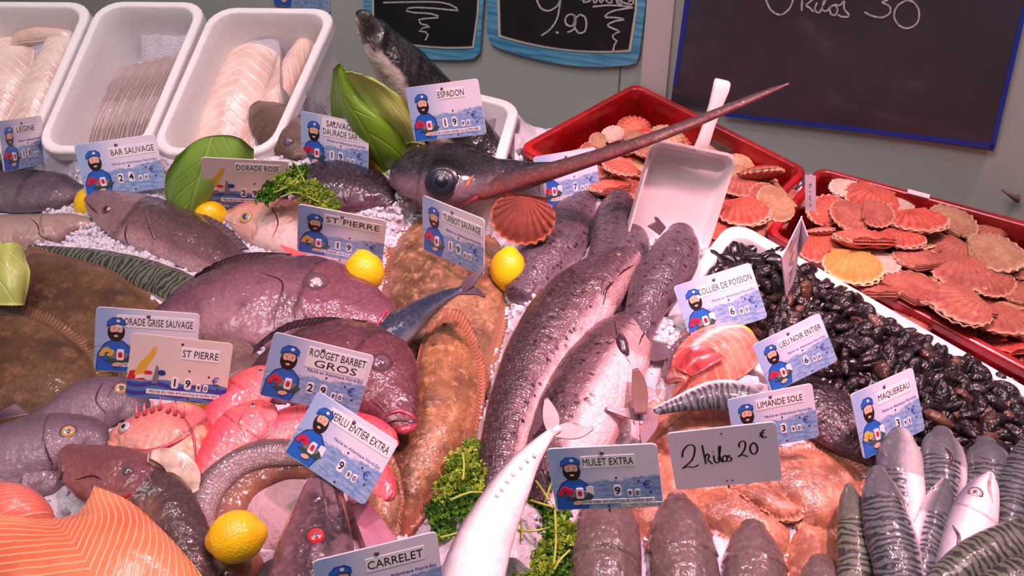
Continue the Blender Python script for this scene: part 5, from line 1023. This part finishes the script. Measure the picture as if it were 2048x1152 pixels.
leaf('rounded green cabbage leaf standing left of the DORADE ROSE card', [('blade', [[(352, 312, .12), (395, 280, .14), (440, 270, .145), (480, 276, .14), (508, 300, .12)], [(332, 355, .085), (385, 330, .115), (430, 320, .12), (475, 325, .115), (506, 340, .09)], [(330, 395, .055), (370, 385, .08), (405, 380, .085), (440, 375, .08), (480, 380, .06)], [(345, 425, .035), (362, 432, .05), (385, 430, .05), (405, 425, .045), (425, 420, .03)]], m_leaf)])
leaf('bright green cabbage leaf with a folded pale side behind the lemon', [
    ('blade', [[(668, 140, .19), (674, 130, .20), (682, 128, .20), (688, 140, .195)], [(664, 190, .15), (690, 185, .17), (712, 190, .165), (735, 205, .15)], [(668, 240, .11), (715, 245, .135), (770, 255, .13), (820, 262, .11)], [(690, 285, .075), (740, 300, .095), (790, 310, .09), (835, 300, .07)], [(735, 320, .05), (765, 340, .055), (790, 345, .055), (815, 335, .045)]], m_leaf2),
    ('folded_side', [[(690, 142, .195), (720, 148, .20), (755, 160, .19)], [(715, 185, .165), (770, 180, .18), (815, 205, .16)], [(765, 240, .135), (800, 235, .145), (840, 250, .12)], [(805, 290, .09), (825, 285, .10), (850, 290, .085)]], m_leafp),
    ('lower_lobe', [[(800, 300, .085), (825, 290, .09), (850, 300, .07)], [(770, 345, .06), (790, 335, .065), (815, 345, .05)], [(735, 362, .05), (755, 360, .055), (785, 362, .045)]], m_leafp)])
leaf('pale yellow-green cabbage leaf at the left edge', [('blade', [[(-60, 500, .12), (-20, 487, .135), (15, 486, .14), (40, 490, .13), (52, 512, .12)], [(-60, 540, .11), (-20, 535, .13), (15, 535, .135), (42, 535, .13), (57, 545, .12)], [(-60, 575, .10), (-20, 575, .12), (15, 575, .125), (38, 575, .12), (52, 580, .11)], [(-60, 612, .09), (-20, 610, .11), (15, 611, .112), (35, 611, .108), (47, 610, .10)]], m_leafp)])
# ------------------------------------------------------------------ parsley
q = Mat('parsley_green'); m_par = q.fin(q.mix(q.step(q.noise(q.obj(), 45, 3), .38, .62), C(30, 74, 16), C(84, 138, 34)), .45, .2, sss=.05)
q = Mat('parsley_light'); m_par2 = q.fin(q.mix(q.step(q.noise(q.obj(), 45, 3), .35, .65), C(74, 120, 24), C(160, 185, 60)), .45, .2, sss=.05)
m_stem = plain('parsley_stem', (150, 170, 60), .45, .2)
def parsley(label, blobs, stems, sz, dens, mat):
    """blobs: x,y,r,w pixel clusters"""
    r = empty('parsley_bunch', P(blobs[0][0], blobs[0][1], blobs[0][3] - .01), label, 'parsley'); rs = random.Random(5)
    for x, y, rad, w in blobs:
        V = []; Fc = []; c = P(x, y, w); R = rad * depth(c) / FPX
        for _ in range(int(dens * (rad / 30) ** 2)):
            a = rs.uniform(0, 6.28); d = R * math.sqrt(rs.random()); h = rs.uniform(-.3, 1) * math.sqrt(max(0, 1 - (d / R) ** 2)) * R * .75
            o_ = c + UU * d * math.cos(a) + VV * d * math.sin(a) + N * h; Z = nz(N * 1.0 + np.array([rs.gauss(0, .6), rs.gauss(-.3, .6), rs.gauss(0, .4)])); X = nz(np.cross(Z, np.array([rs.gauss(0, 1), rs.gauss(0, 1), rs.gauss(0, 1)]))); Y = np.cross(Z, X); s = sz * rs.uniform(.6, 1.3)
            for lob in range(3):
                la = 2.1 * (lob - 1); k = len(V); V.append(o_); cd_ = X * math.cos(la) + Y * math.sin(la); pd = -X * math.sin(la) + Y * math.cos(la)
                for t, wd_s, zz in ((.5, -.42, .25), (.85, -.5, -.1), (1.05, -.2, .3), (1.15, .0, 0), (1.05, .22, .3), (.85, .5, -.1), (.5, .42, .25)): V.append(o_ + s * (cd_ * t + pd * wd_s + Z * (zz + rs.uniform(-.15, .25))))
                for j in range(1, 7): Fc.append((k, k + j, k + j + 1))
        tag(part('leaf_cluster', V, Fc, mat if rs.random() < .6 else (m_par2 if mat is m_par else m_par), r, smooth=False), kind='stuff')
    for s in stems:
        L = crm([P(*p) for p in s], 14); V, Fc = tube(L, .0011, 6); part('stem', V, Fc, m_stem, r)
parsley('dark green parsley sprig on top of the pink bream', [(545, 385, 26, .098), (580, 365, 30, .105), (618, 385, 32, .105), (650, 405, 24, .10), (600, 345, 20, .11), (530, 400, 16, .095), (667, 415, 12, .10)],
        [[(583, 322, .14), (595, 335, .13), (605, 355, .12), (620, 380, .11)], [(560, 395, .11), (590, 385, .112), (640, 405, .11)], [(600, 350, .115), (580, 370, .112), (550, 385, .11)]], .0042, 95, m_par)
parsley('curly parsley bunch round the silver mackerel tail', [(945, 890, 16, .085), (980, 915, 30, .08), (930, 935, 34, .08), (905, 985, 36, .085), (880, 1025, 26, .085), (960, 960, 34, .085), (930, 1010, 30, .09),
         (1065, 985, 30, .08), (1095, 1025, 44, .085), (1050, 1065, 44, .09), (1120, 1080, 40, .085), (1075, 1125, 40, .09), (1020, 1140, 34, .09), (1130, 1135, 32, .085), (1015, 1090, 30, .095), (1040, 1030, 30, .09), (980, 1130, 26, .09), (1100, 970, 20, .08), (885, 1060, 22, .085)],
        [[(1072, 962, .115), (1085, 980, .115), (1098, 1000, .115)], [(1060, 1000, .115), (1085, 1008, .115), (1110, 1015, .112)], [(1035, 1060, .12), (1065, 1062, .12), (1100, 1055, .118)], [(1035, 1030, .12), (1042, 1045, .12), (1045, 1080, .12)], [(1105, 960, .11), (1096, 985, .11), (1090, 1005, .11)],
         [(1110, 1020, .115), (1112, 1080, .115), (1108, 1130, .115)], [(925, 905, .11), (928, 930, .11), (926, 960, .11)], [(880, 1075, .11), (900, 1070, .11), (935, 1060, .11)], [(1140, 1100, .11), (1120, 1120, .11), (1108, 1140, .11)], [(900, 1000, .115), (940, 985, .115), (970, 985, .11)]], .0048, 80, m_par2)
# ------------------------------------------------------------------ scallops
def scalmat(name, a, b_, c3, light):
    q = Mat(name); fb = q.sep(q.att('fb')); ob = q.obj(); rnd = q.n('ShaderNodeObjectInfo', out=5)
    rib = q.step(q.math('SINE', q.math('MULTIPLY', fb[1], 2 * math.pi * 13)), -.4, .7)
    v4 = q.n('ShaderNodeVectorMath', {'operation': 'ADD'}, i0=ob, i1=(0, 0, 0)); 
    c = q.mix(q.step(q.noise(ob, 45, 4, .7), .35, .62), C(*a), C(*b_)); band = q.step(q.math('SINE', q.math('ADD', q.math('MULTIPLY', fb[0], 26.0), q.math('MULTIPLY', q.noise(ob, 20, 2), 9.0))), .1, .9)
    c = q.mix(q.math('MULTIPLY', band, .4), c, C(*c3)); c = q.mix(q.math('MULTIPLY', rib, .16), c, C(*light)); c = q.mix(q.math('MULTIPLY', q.step(q.noise(ob, 6, 4, .7), .55, .7), .6), c, C(*light)); c = q.mix(q.math('MULTIPLY', q.step(q.noise(ob, 3, 3, .6), .5, .6), .45), c, C(*c3)); c = q.mix(q.step(fb[0], .93, .99), c, C(*light))
    c = q.mix(q.math('MULTIPLY', rnd, .35), c, q.mix(.5, c, C(150, 80, 60))); return q.fin(c, .5, .25, .2, nrm=q.bump(q.noise(ob, 160, 4, .7), .6, .0015))
sm = [scalmat('scallop_red', (200, 62, 48), (226, 112, 80), (166, 38, 36), (246, 196, 170)), scalmat('scallop_brown', (172, 78, 66), (204, 122, 96), (140, 52, 50), (232, 182, 152)),
      scalmat('scallop_tan', (190, 140, 104), (206, 164, 122), (160, 100, 76), (225, 196, 160)), scalmat('scallop_yellow', (238, 150, 60), (245, 180, 90), (235, 130, 50), (252, 222, 170)), scalmat('scallop_pale', (228, 200, 178), (236, 214, 196), (210, 170, 150), (246, 232, 220)),
      scalmat('scallop_dark', (120, 44, 34), (160, 66, 42), (90, 30, 30), (200, 110, 70))]
def valve(sgn, dome, mat, name, seed):
    rs = np.random.default_rng(seed); nt, nr_ = 92, 12; A1 = R_(78); V = []; fb = []
    th = np.linspace(-A1, A1, nt); edge = 1 + .02 * np.sin(th * 37) + .03 * rs.normal() * np.sin(th * 3)
    for i in range(nr_):
        r = (i / (nr_ - 1)) ** .8
        for j, t in enumerate(th):
            R_e = 1.9 * math.cos(t) ** .42 * (.5 + .5 * math.cos(t * .55)) * edge[j] * .52; rr_ = r * R_e * 1.02
            rib = .020 * math.cos(t / A1 * math.pi * 13) * r; z = dome * (math.sin(math.pi * min(1, r * .93 + .05)) ** .75) * math.cos(t * .8) ** .6 * .5 + rib
            x, y = rr_ * math.sin(t) * 1.1, rr_ * math.cos(t) - .48
            V.append((x, y, sgn * (z + .004 + .012 * (1 - r)) )); fb.append((r, (t + A1) / (2 * A1), 0))
    K = nt * nr_; V2 = [(x, y, z - sgn * .035) for x, y, z in V]; V2 = [(x * .985, y * .985, z if sgn * z > 0 else 0) for x, y, z in V2]
    Fc = grid_faces(nr_, nt, flip=sgn > 0) + grid_faces(nr_, nt, flip=sgn < 0, off=K)
    e_ = [(nr_ - 1) * nt + j for j in range(nt)]; Fc += [(e_[j], e_[j + 1], e_[j + 1] + K, e_[j] + K) for j in range(nt - 1)]
    for jj in (0, nt - 1): Fc += [(i * nt + jj, (i + 1) * nt + jj, (i + 1) * nt + jj + K, i * nt + jj + K) for i in range(nr_ - 1)]
    b0 = len(V) * 2; allV = V + V2; fb = fb + fb
    for s_ in (-1, 1):     # the two ears at the hinge
        k = len(allV); E = [(0, -.50), (s_ * .46, -.50), (s_ * .40, -.30), (s_ * .30, -.20), (0, -.3)]
        for z in (.0, .05): allV += [(x, y, sgn * (z + .01)) for x, y in E]; fb += [(.5, .5 + abs(x), 0) for x, y in E]
        Fc += [tuple(k + j for j in range(5)), tuple(k + 5 + j for j in range(5))[::-1]] + [(k + j, k + (j + 1) % 5, k + 5 + (j + 1) % 5, k + 5 + j) for j in range(5)]
    return mesh(name, allV, Fc, mat, {'fb': fb, 'fa': fb})
SV = [[(valve(1, .22 + .07 * (k % 2), m_, 'upper_valve', k), valve(-1, .42, m_, 'lower_valve', k + 9)) for k in range(2)] for m_ in sm]
def scallop(x, y, rpx, w, kind, yaw, tilt, taz, label, name='scallop', grp=None, var=0, single=False):
    c = P(x, y, w); s = rpx * depth(c) / FPX / .62; r = empty(name, (0, 0, 0), label, 'scallop', grp)
    ax = nz(UU * math.cos(R_(taz)) + VV * math.sin(R_(taz))); n2 = np.array((Matrix.Rotation(R_(tilt), 3, Vector(ax)) @ Vector(N))); X = nz(np.cross(VV, n2)); Y = np.cross(n2, X); ca, sa = math.cos(R_(yaw)), math.sin(R_(yaw))
    X2 = X * ca + Y * sa; Y2 = -X * sa + Y * ca
    r.matrix_world = Matrix(((X2[0] * s, Y2[0] * s, n2[0] * s, c[0]), (X2[1] * s, Y2[1] * s, n2[1] * s, c[1]), (X2[2] * s, Y2[2] * s, n2[2] * s, c[2]), (0, 0, 0, 1)))
    for me in SV[kind][var]: child(me.name.split('.')[0], me, r)
    return r
cols = ['red', 'brown', 'tan', 'yellow', 'pale', 'dark red-brown']
L2 = [(1690, 374, 36, 4, 60, 10, .05), (1742, 400, 52, 0, 150, 22, .052), (1792, 412, 36, 4, 200, 15, .04), (1655, 420, 42, 0, 30, 30, .052), (1698, 432, 40, 1, 120, 32, .06), (1756, 428, 38, 1, 250, 25, .066), (1838, 442, 56, 0, 190, 5, .064), (1908, 440, 46, 2, 310, 18, .05), (1638, 462, 34, 0, 85, -22, .055),
      (1728, 475, 58, 0, 5, -22, .068), (1805, 478, 42, 0, 170, 8, .062), (1642, 496, 46, 0, 215, 8, .055), (1760, 520, 45, 4, 280, 2, .055), (1706, 535, 56, 3, 175, 14, .062), (1835, 515, 50, 1, 20, -8, .055), (1902, 500, 48, 1, 120, -2, .045), (1992, 506, 66, 2, 250, -4, .052),
      (1925, 546, 62, 1, 160, 10, .052), (1828, 572, 58, 1, 300, -4, .062), (1765, 580, 48, 1, 330, -20, .05), (1915, 608, 68, 1, 100, -6, .066), (1985, 566, 46, 1, 200, 6, .05), (2002, 640, 60, 1, 190, 5, .05), (2050, 585, 46, 1, 20, 0, .045), (1965, 460, 42, 1, 90, 0, .035), (1820, 640, 40, 1, 90, 0, .04), (1880, 460, 40, 2, 10, 0, .035), (1770, 470, 40, 1, 0, 0, .035), (2035, 530, 44, 1, 60, 0, .04), (1960, 600, 44, 1, 60, 0, .035)]
order = sorted(L2, key=lambda a: a[1])
rows = ['in the back row', 'in the upper middle', 'in the middle row', 'in the lower middle', 'in the front row']
def placelist(L, where, refs):
    L = sorted(L, key=lambda a: a[1]); per = max(1, math.ceil(len(L) / 5)); out = []
    for k in range(5):
        row = sorted(L[k * per:(k + 1) * per], key=lambda a: a[0])
        for i, a in enumerate(row):
            nm = ['leftmost', 'second from the left', 'third from the left', 'fourth from the left', 'fifth from the left', 'sixth from the left'][i]
            scallop(a[0], a[1], a[2], a[6], a[3], a[4], a[5] - 4 - (a[0] * 13 + a[1] * 7) % 22, (a[0] * 7) % 40 - 20, '%s scallop %s of %s, %s' % (cols[a[3]], rows[k], where, nm), grp='scallops in ' + where, var=(a[0] + a[1]) % 2)
placelist(L2, 'the right crate', None)
L1 = [(1240, 336, 42, 0, 100, -5, .06), (1215, 372, 40, 0, 30, -12, .055), (1190, 345, 30, 1, 200, 10, .05), (1240, 290, 34, 1, 340, 0, .045), (1225, 268, 22, 4, 20, 30, .06), (1195, 282, 20, 2, 90, 40, .06), (1180, 300, 24, 1, 50, 30, .055), (1270, 275, 24, 2, 50, 20, .05), (1524, 345, 46, 0, 230, -38, .065), (1482, 374, 42, 1, 170, 15, .06),
      (1525, 395, 36, 1, 60, 40, .06), (1550, 408, 40, 2, 120, 45, .065), (1488, 425, 52, 0, 195, 12, .064), (1438, 458, 36, 0, 30, 8, .055), (1470, 350, 30, 2, 30, 20, .05), (1455, 400, 36, 1, 60, 0, .045), (1300, 300, 36, 1, 60, 0, .045), (1540, 440, 34, 1, 10, 10, .05), (1505, 455, 30, 1, 80, 10, .05), (1165, 330, 30, 0, 80, 10, .045), (1590, 400, 30, 1, 20, 30, .045)]
placelist(L1, 'the left crate', None)
# lower shells under the top ones
for cc_, lb, nn_ in ((CR1, 'heap of scallop shells filling the left red crate below the top ones', 60), (CR2, 'heap of scallop shells filling the right red crate below the top ones', 70)):
    rs = random.Random(3); Vs = []; Fs = []; fbs = []; fm_ = []; k = 0
    ms = [valve(1, .3, sm[0], 'pile', 3), valve(-1, .42, sm[1], 'pile', 4)]; dat = []
    for me in ms:
        for p_ in me.materials: pass
        a_ = np.zeros(len(me.vertices) * 3, np.float32); me.attributes['fb'].data.foreach_get('vector', a_); dat.append((np.array([v.co for v in me.vertices]), [tuple(p_.vertices) for p_ in me.polygons], a_.reshape(-1, 3)))
    A, B, Cc, D = cc_
    for i in range(nn_):
        u, v = rs.uniform(.10, .90), rs.uniform(.10, .90); p = (A * (1 - u) + B * u) * (1 - v) + (D * (1 - u) + Cc * u) * v - N * rs.uniform(.018, .05)
        s_ = rs.uniform(.032, .044); Z = nz(N + np.array([rs.gauss(0, .45), rs.gauss(.2, .45), 0])); X = nz(np.cross(Z, UU * rs.gauss(0, 1) + VV * rs.gauss(0, 1))); Y = np.cross(Z, X); dv_, df_, db_ = dat[i % 2]
        if i % 2: Z = -Z
        Vs.append(p + s_ * (dv_[:, :1] * X + dv_[:, 1:2] * Y + dv_[:, 2:] * Z)); Fs += [tuple(a + k for a in f) for f in df_]; fbs.append(db_); fm_ += [i % 3] * len(df_); k += len(dv_)
    tag(part('shell_heap', np.vstack(Vs), Fs, [sm[0], sm[1], sm[2]], None, {'fb': np.vstack(fbs), 'fa': np.vstack(fbs)}, fmat=fm_), lb, 'shells', kind='stuff')
# big shell on the ice
scallop(1046, 438, 60, .10, 5, 172, 52, 0, 'large red-brown ribbed scallop shell standing below the sword', name='scallop_shell', var=1)
# ------------------------------------------------------------------ mussels
q = Mat('mussel_shell'); ob = q.obj(); rnd = q.n('ShaderNodeObjectInfo', out=5); c = q.mix(q.step(q.noise(ob, 2.2, 3), .4, .7), C(14, 9, 14), C(40, 26, 32)); c = q.mix(q.step(rnd, .82, .95), c, C(100, 66, 52)); m_mus = q.fin(c, .28, .4, .15, nrm=q.bump(q.noise(ob, 6, 3), .3, .02))
V = []; n, m = 13, 12
for i in range(n):
    t = i / (n - 1); wd2 = (t ** .6) * (1 - t) ** .4 * .52; hh = wd2 * .72 + .004
    for j in range(m):
        a = 2 * math.pi * j / m; z = math.sin(a); V.append((t - .5, math.cos(a) * wd2 + .12 * math.sin(t * 3.14), hh * z * abs(z) ** .15 * (.55 if abs(math.cos(a)) > .96 else 1)))
me_mus = mesh('mussel', V, grid_faces(n, m, True) , m_mus)
rs = random.Random(11); mus = []
MA, MBB, MC, MD = MB
def mpt(u, v, h): return (MA * (1 - u) + MBB * u) * (1 - v) + (MD * (1 - u) + MC * u) * v + N * h
def hmus(u, v): return -.045 + .05 * math.sin(math.pi * min(1, max(0, (v + .15) / 1.2))) ** .7 * (.55 + .45 * min(1, u * 6)) 
def musmat(p, s, zrot, Z):
    X = nz(np.cross(np.array([math.sin(zrot), math.cos(zrot), .2]), Z)); Y = np.cross(Z, X); return Matrix(((X[0] * s, Y[0] * s, Z[0] * s, p[0]), (X[1] * s, Y[1] * s, Z[1] * s, p[1]), (X[2] * s, Y[2] * s, Z[2] * s, p[2]), (0, 0, 0, 1)))
cells = []
for a in range(24):
    for b_ in range(17):
        u = (a + rs.uniform(.1, .9)) / 24 * .90 + .04; v = (b_ + rs.uniform(.1, .9)) / 17 * .86 + .07; p = mpt(u, v, hmus(u, v) + rs.uniform(-.002, .007))
        d = p - CAM; x = 1024 + FPX * (d @ UU) / (d @ F); y = 576 - FPX * (d @ UP) / (d @ F); cells.append((u, v, p, x, y))
def covered(x, y):
    if x > 2060 or y > 900: return True
    for x0, y0, x1, y1 in ((1385, 560, 1505, 650), (1550, 680, 1650, 770), (1490, 800, 1620, 880), (1740, 780, 1830, 880)):
        if x0 < x < x1 and y0 < y < y1: return True
    return False
vis = [c_ for c_ in cells if not covered(c_[3], c_[4])]; rest = [c_ for c_ in cells if covered(c_[3], c_[4])]
vis.sort(key=lambda c_: -c_[4]); rest += vis[300:]; vis = vis[:300]
for u, v, p, x, y in vis:
    Z = nz(N + np.array([rs.gauss(0, .8), rs.gauss(-.15, .8), 0])); o_ = bpy.data.objects.new('mussel', me_mus); COL.objects.link(o_); o_.matrix_world = musmat(p, rs.uniform(.027, .037), rs.uniform(0, 6.28), Z)
    far = v < .22; zn = ('along the far wall of the white box' if far and u < .5 else 'along the far wall, at the right end of the white box' if far else 'behind the COLLIER DE POISSON card' if u < .26 else 'between the LIEU NOIR card and the far wall' if u < .5 and v < .6 else 'beside the LIEU NOIR card' if u < .5 else 'behind the MAQUEREAU card' if u < .74 else 'right of the MAQUEREAU card')
    tag(o_, 'small glossy black mussel ' + zn, 'mussel', 'black mussels ' + zn)
mv = np.array([v.co for v in me_mus.vertices]); V = []; Fc = []; f0 = [tuple(p_.vertices) for p_ in me_mus.polygons]
def addm(p, s):
    Z = nz(N + np.array([rs.gauss(0, .5), rs.gauss(0, .5), 0])); M4 = np.array(musmat(p, s, rs.uniform(0, 6.28), Z)); k = len(V) * len(mv); V.append(mv @ M4[:3, :3].T + M4[:3, 3]); Fc.extend([tuple(i + k for i in f) for f in f0])
for u, v, p, x, y in rest: addm(p, .035)
for _ in range(900):
    u, v = rs.uniform(.04, .96), rs.uniform(.05, .95); addm(mpt(u, v, hmus(u, v) - rs.uniform(.003, .016)), .036)
tag(part('mussel_heap', np.vstack(V), Fc, m_mus, None), 'lower layer of black mussels under the top ones in the white box', 'mussels', kind='stuff')
# ------------------------------------------------------------------ ice bed (last: it rises to carry what lies on it)
du = .008; U0, U1, V0, V1 = -1.0, 1.05, -.44, .95; nu, nv = int((U1 - U0) / du), int((V1 - V0) / du); Hm = np.full((nu, nv), np.nan)
A = np.vstack(FOOT); u = (A - O) @ UU; v = (A - O) @ VV; w = (A - O) @ N; iu = ((u - U0) / du).astype(int); iv = ((v - V0) / du).astype(int); ok = (iu >= 0) & (iu < nu) & (iv >= 0) & (iv < nv)
for a, b_, c_ in zip(iu[ok], iv[ok], w[ok]):
    if not (Hm[a, b_] <= c_): Hm[a, b_] = c_
known = ~np.isnan(Hm); T = np.where(known, np.clip(Hm + .003, -.09, .12), 0.)
H_ = T.copy()
for _ in range(260):
    Q_ = np.pad(H_, 1, mode='edge'); av = (Q_[:-2, 1:-1] + Q_[2:, 1:-1] + Q_[1:-1, :-2] + Q_[1:-1, 2:]) / 4; H_ = np.where(known, T, av * .985)
Q_ = np.pad(H_, 1, mode='edge'); H_ = np.minimum(H_, (Q_[:-2, 1:-1] + Q_[2:, 1:-1] + Q_[1:-1, :-2] + Q_[1:-1, 2:]) / 4 + .002)
def inbox(P4, p):
    q2 = [((c_ - O) @ UU, (c_ - O) @ VV) for c_ in P4]; s_ = 0
    for i in range(4):
        x0, y0 = q2[i]; x1, y1 = q2[(i + 1) % 4]; s_ += 1 if (x1 - x0) * (p[1] - y0) - (y1 - y0) * (p[0] - x0) > 0 else -1
    return abs(s_) == 4
UUg = U0 + (np.arange(nu) + .5) * du; VVg = V0 + (np.arange(nv) + .5) * du
wallv = lambda uu: None
for i in range(nu):
    for j in range(nv):
        p = (UUg[i], VVg[j])
        if inbox(CR1, p) or inbox(CR2, p) or inbox(MB, p): H_[i, j] = min(H_[i, j], -.09)
        # stop before the wall
        pw = bedp(p[0], p[1], 0)
def flim(uu): return float(np.interp(uu, [-.36, -.33, -.2, .12, .192, .409, .423, .697, 1.1], [.47, .29, .29, .33, .405, .185, .19, .058, -.14]))
def wlim(uu): return min(flim(uu), wlim0(uu))
def wlim0(uu):   # bed v where the wall stands
    a0 = bedp(uu, 0, 0); return float((W0 - a0) @ WN / (VV @ WN)) - .012
V = np.zeros((nu, nv, 3)); rr = rng.normal(size=(nu, nv)) * .0012
for i in range(nu):
    lim = min(V1, wlim(UUg[i]))
    for j in range(nv):
        vv = min(VVg[j], lim); V[i, j] = bedp(UUg[i], vv, H_[i, j] + rr[i, j] + .003 * math.sin(UUg[i] * 37) * math.sin(VVg[j] * 41))
K = nu * nv; top = V.reshape(-1, 3); bot = top.copy(); bot[:, 2] = np.minimum(bot[:, 2] - .02, .62)
Fc = grid_faces(nu, nv, flip=False) + grid_faces(nu, nv, flip=True, off=K)
ed = [(i, 0) for i in range(nu)] + [(nu - 1, j) for j in range(1, nv)] + [(i, nv - 1) for i in range(nu - 2, -1, -1)] + [(0, j) for j in range(nv - 2, 0, -1)]; ids = [i * nv + j for i, j in ed]
Fc += [(ids[k], ids[(k + 1) % len(ids)], ids[(k + 1) % len(ids)] + K, ids[k] + K) for k in range(len(ids))]
# loose chips
base = []; 
g_ = (1 + 5 ** .5) / 2; ico = np.array([(-1, g_, 0), (1, g_, 0), (-1, -g_, 0), (1, -g_, 0), (0, -1, g_), (0, 1, g_), (0, -1, -g_), (0, 1, -g_), (g_, 0, -1), (g_, 0, 1), (-g_, 0, -1), (-g_, 0, 1)]) / 1.9
icf = [(0, 11, 5), (0, 5, 1), (0, 1, 7), (0, 7, 10), (0, 10, 11), (1, 5, 9), (5, 11, 4), (11, 10, 2), (10, 7, 6), (7, 1, 8), (3, 9, 4), (3, 4, 2), (3, 2, 6), (3, 6, 8), (3, 8, 9), (4, 9, 5), (2, 4, 11), (6, 2, 10), (8, 6, 7), (9, 8, 1)]
Vc = []; k0 = 2 * K; cnt = 0
zones = [((90, 370), (700, 560), 5200), ((730, 300), (860, 560), 2200), ((980, 520), (1080, 660), 700), ((1250, 400), (1420, 700), 1500), ((1290, 640), (1360, 760), 500), ((1560, 1020), (1700, 1152), 900), ((0, 340), (2048, 1152), 3500)]
for (xa, ya), (xb, yb), n_c in zones:
    for _ in range(n_c):
        x = rng.uniform(xa, xb); y = rng.uniform(ya, yb); g = P(x, y, .02); uu, vv = (g - O) @ UU, (g - O) @ VV; i, j = int((uu - U0) / du), int((vv - V0) / du)
        if not (0 <= i < nu and 0 <= j < nv) or vv > wlim(uu) - .01 or H_[i, j] < -.03: continue
        s = rng.uniform(.0016, .0042); Rm = np.linalg.qr(rng.normal(size=(3, 3)))[0]; Vc.append((ico * rng.uniform(.6, 1.3, size=(12, 1)) * s * np.array([1, 1, .8])) @ Rm + bedp(uu, vv, H_[i, j] + s * .3)); Fc += [tuple(a + k0 for a in f) for f in icf]; k0 += 12
q = Mat('crushed_ice'); ob = q.obj(); c = q.mix(q.noise(ob, 90, 3), C(236, 228, 238), C(210, 206, 218)); m_ice = q.fin(c, .28, .5, .1, nrm=q.bump(q.noise(ob, 330, 3), .7, .002), sss=.25)
tag(part('crushed_ice', np.vstack([top, bot] + Vc), Fc, m_ice, None, smooth=False), 'bed of white crushed ice under all the fish', 'ice', kind='stuff')
# counter carrying the ice
us = np.linspace(U0 + .01, U1 - .01, 40); PL = [bedp(a, V0 + .01, 0) for a in us] + [bedp(a, min(V1, wlim(a)) - .012, 0) for a in us[::-1]]
V = [(p[0], p[1], z) for z in (0., .61) for p in PL]; k = len(PL)
Fc = [tuple(range(k))[::-1], tuple(range(k, 2 * k))] + [(j, (j + 1) % k, (j + 1) % k + k, j + k) for j in range(k)]
tag(part('display_counter', V, Fc, plain('counter_steel', (150, 150, 152), .4, metal=.6), smooth=False), 'steel counter under the ice bed', 'counter')
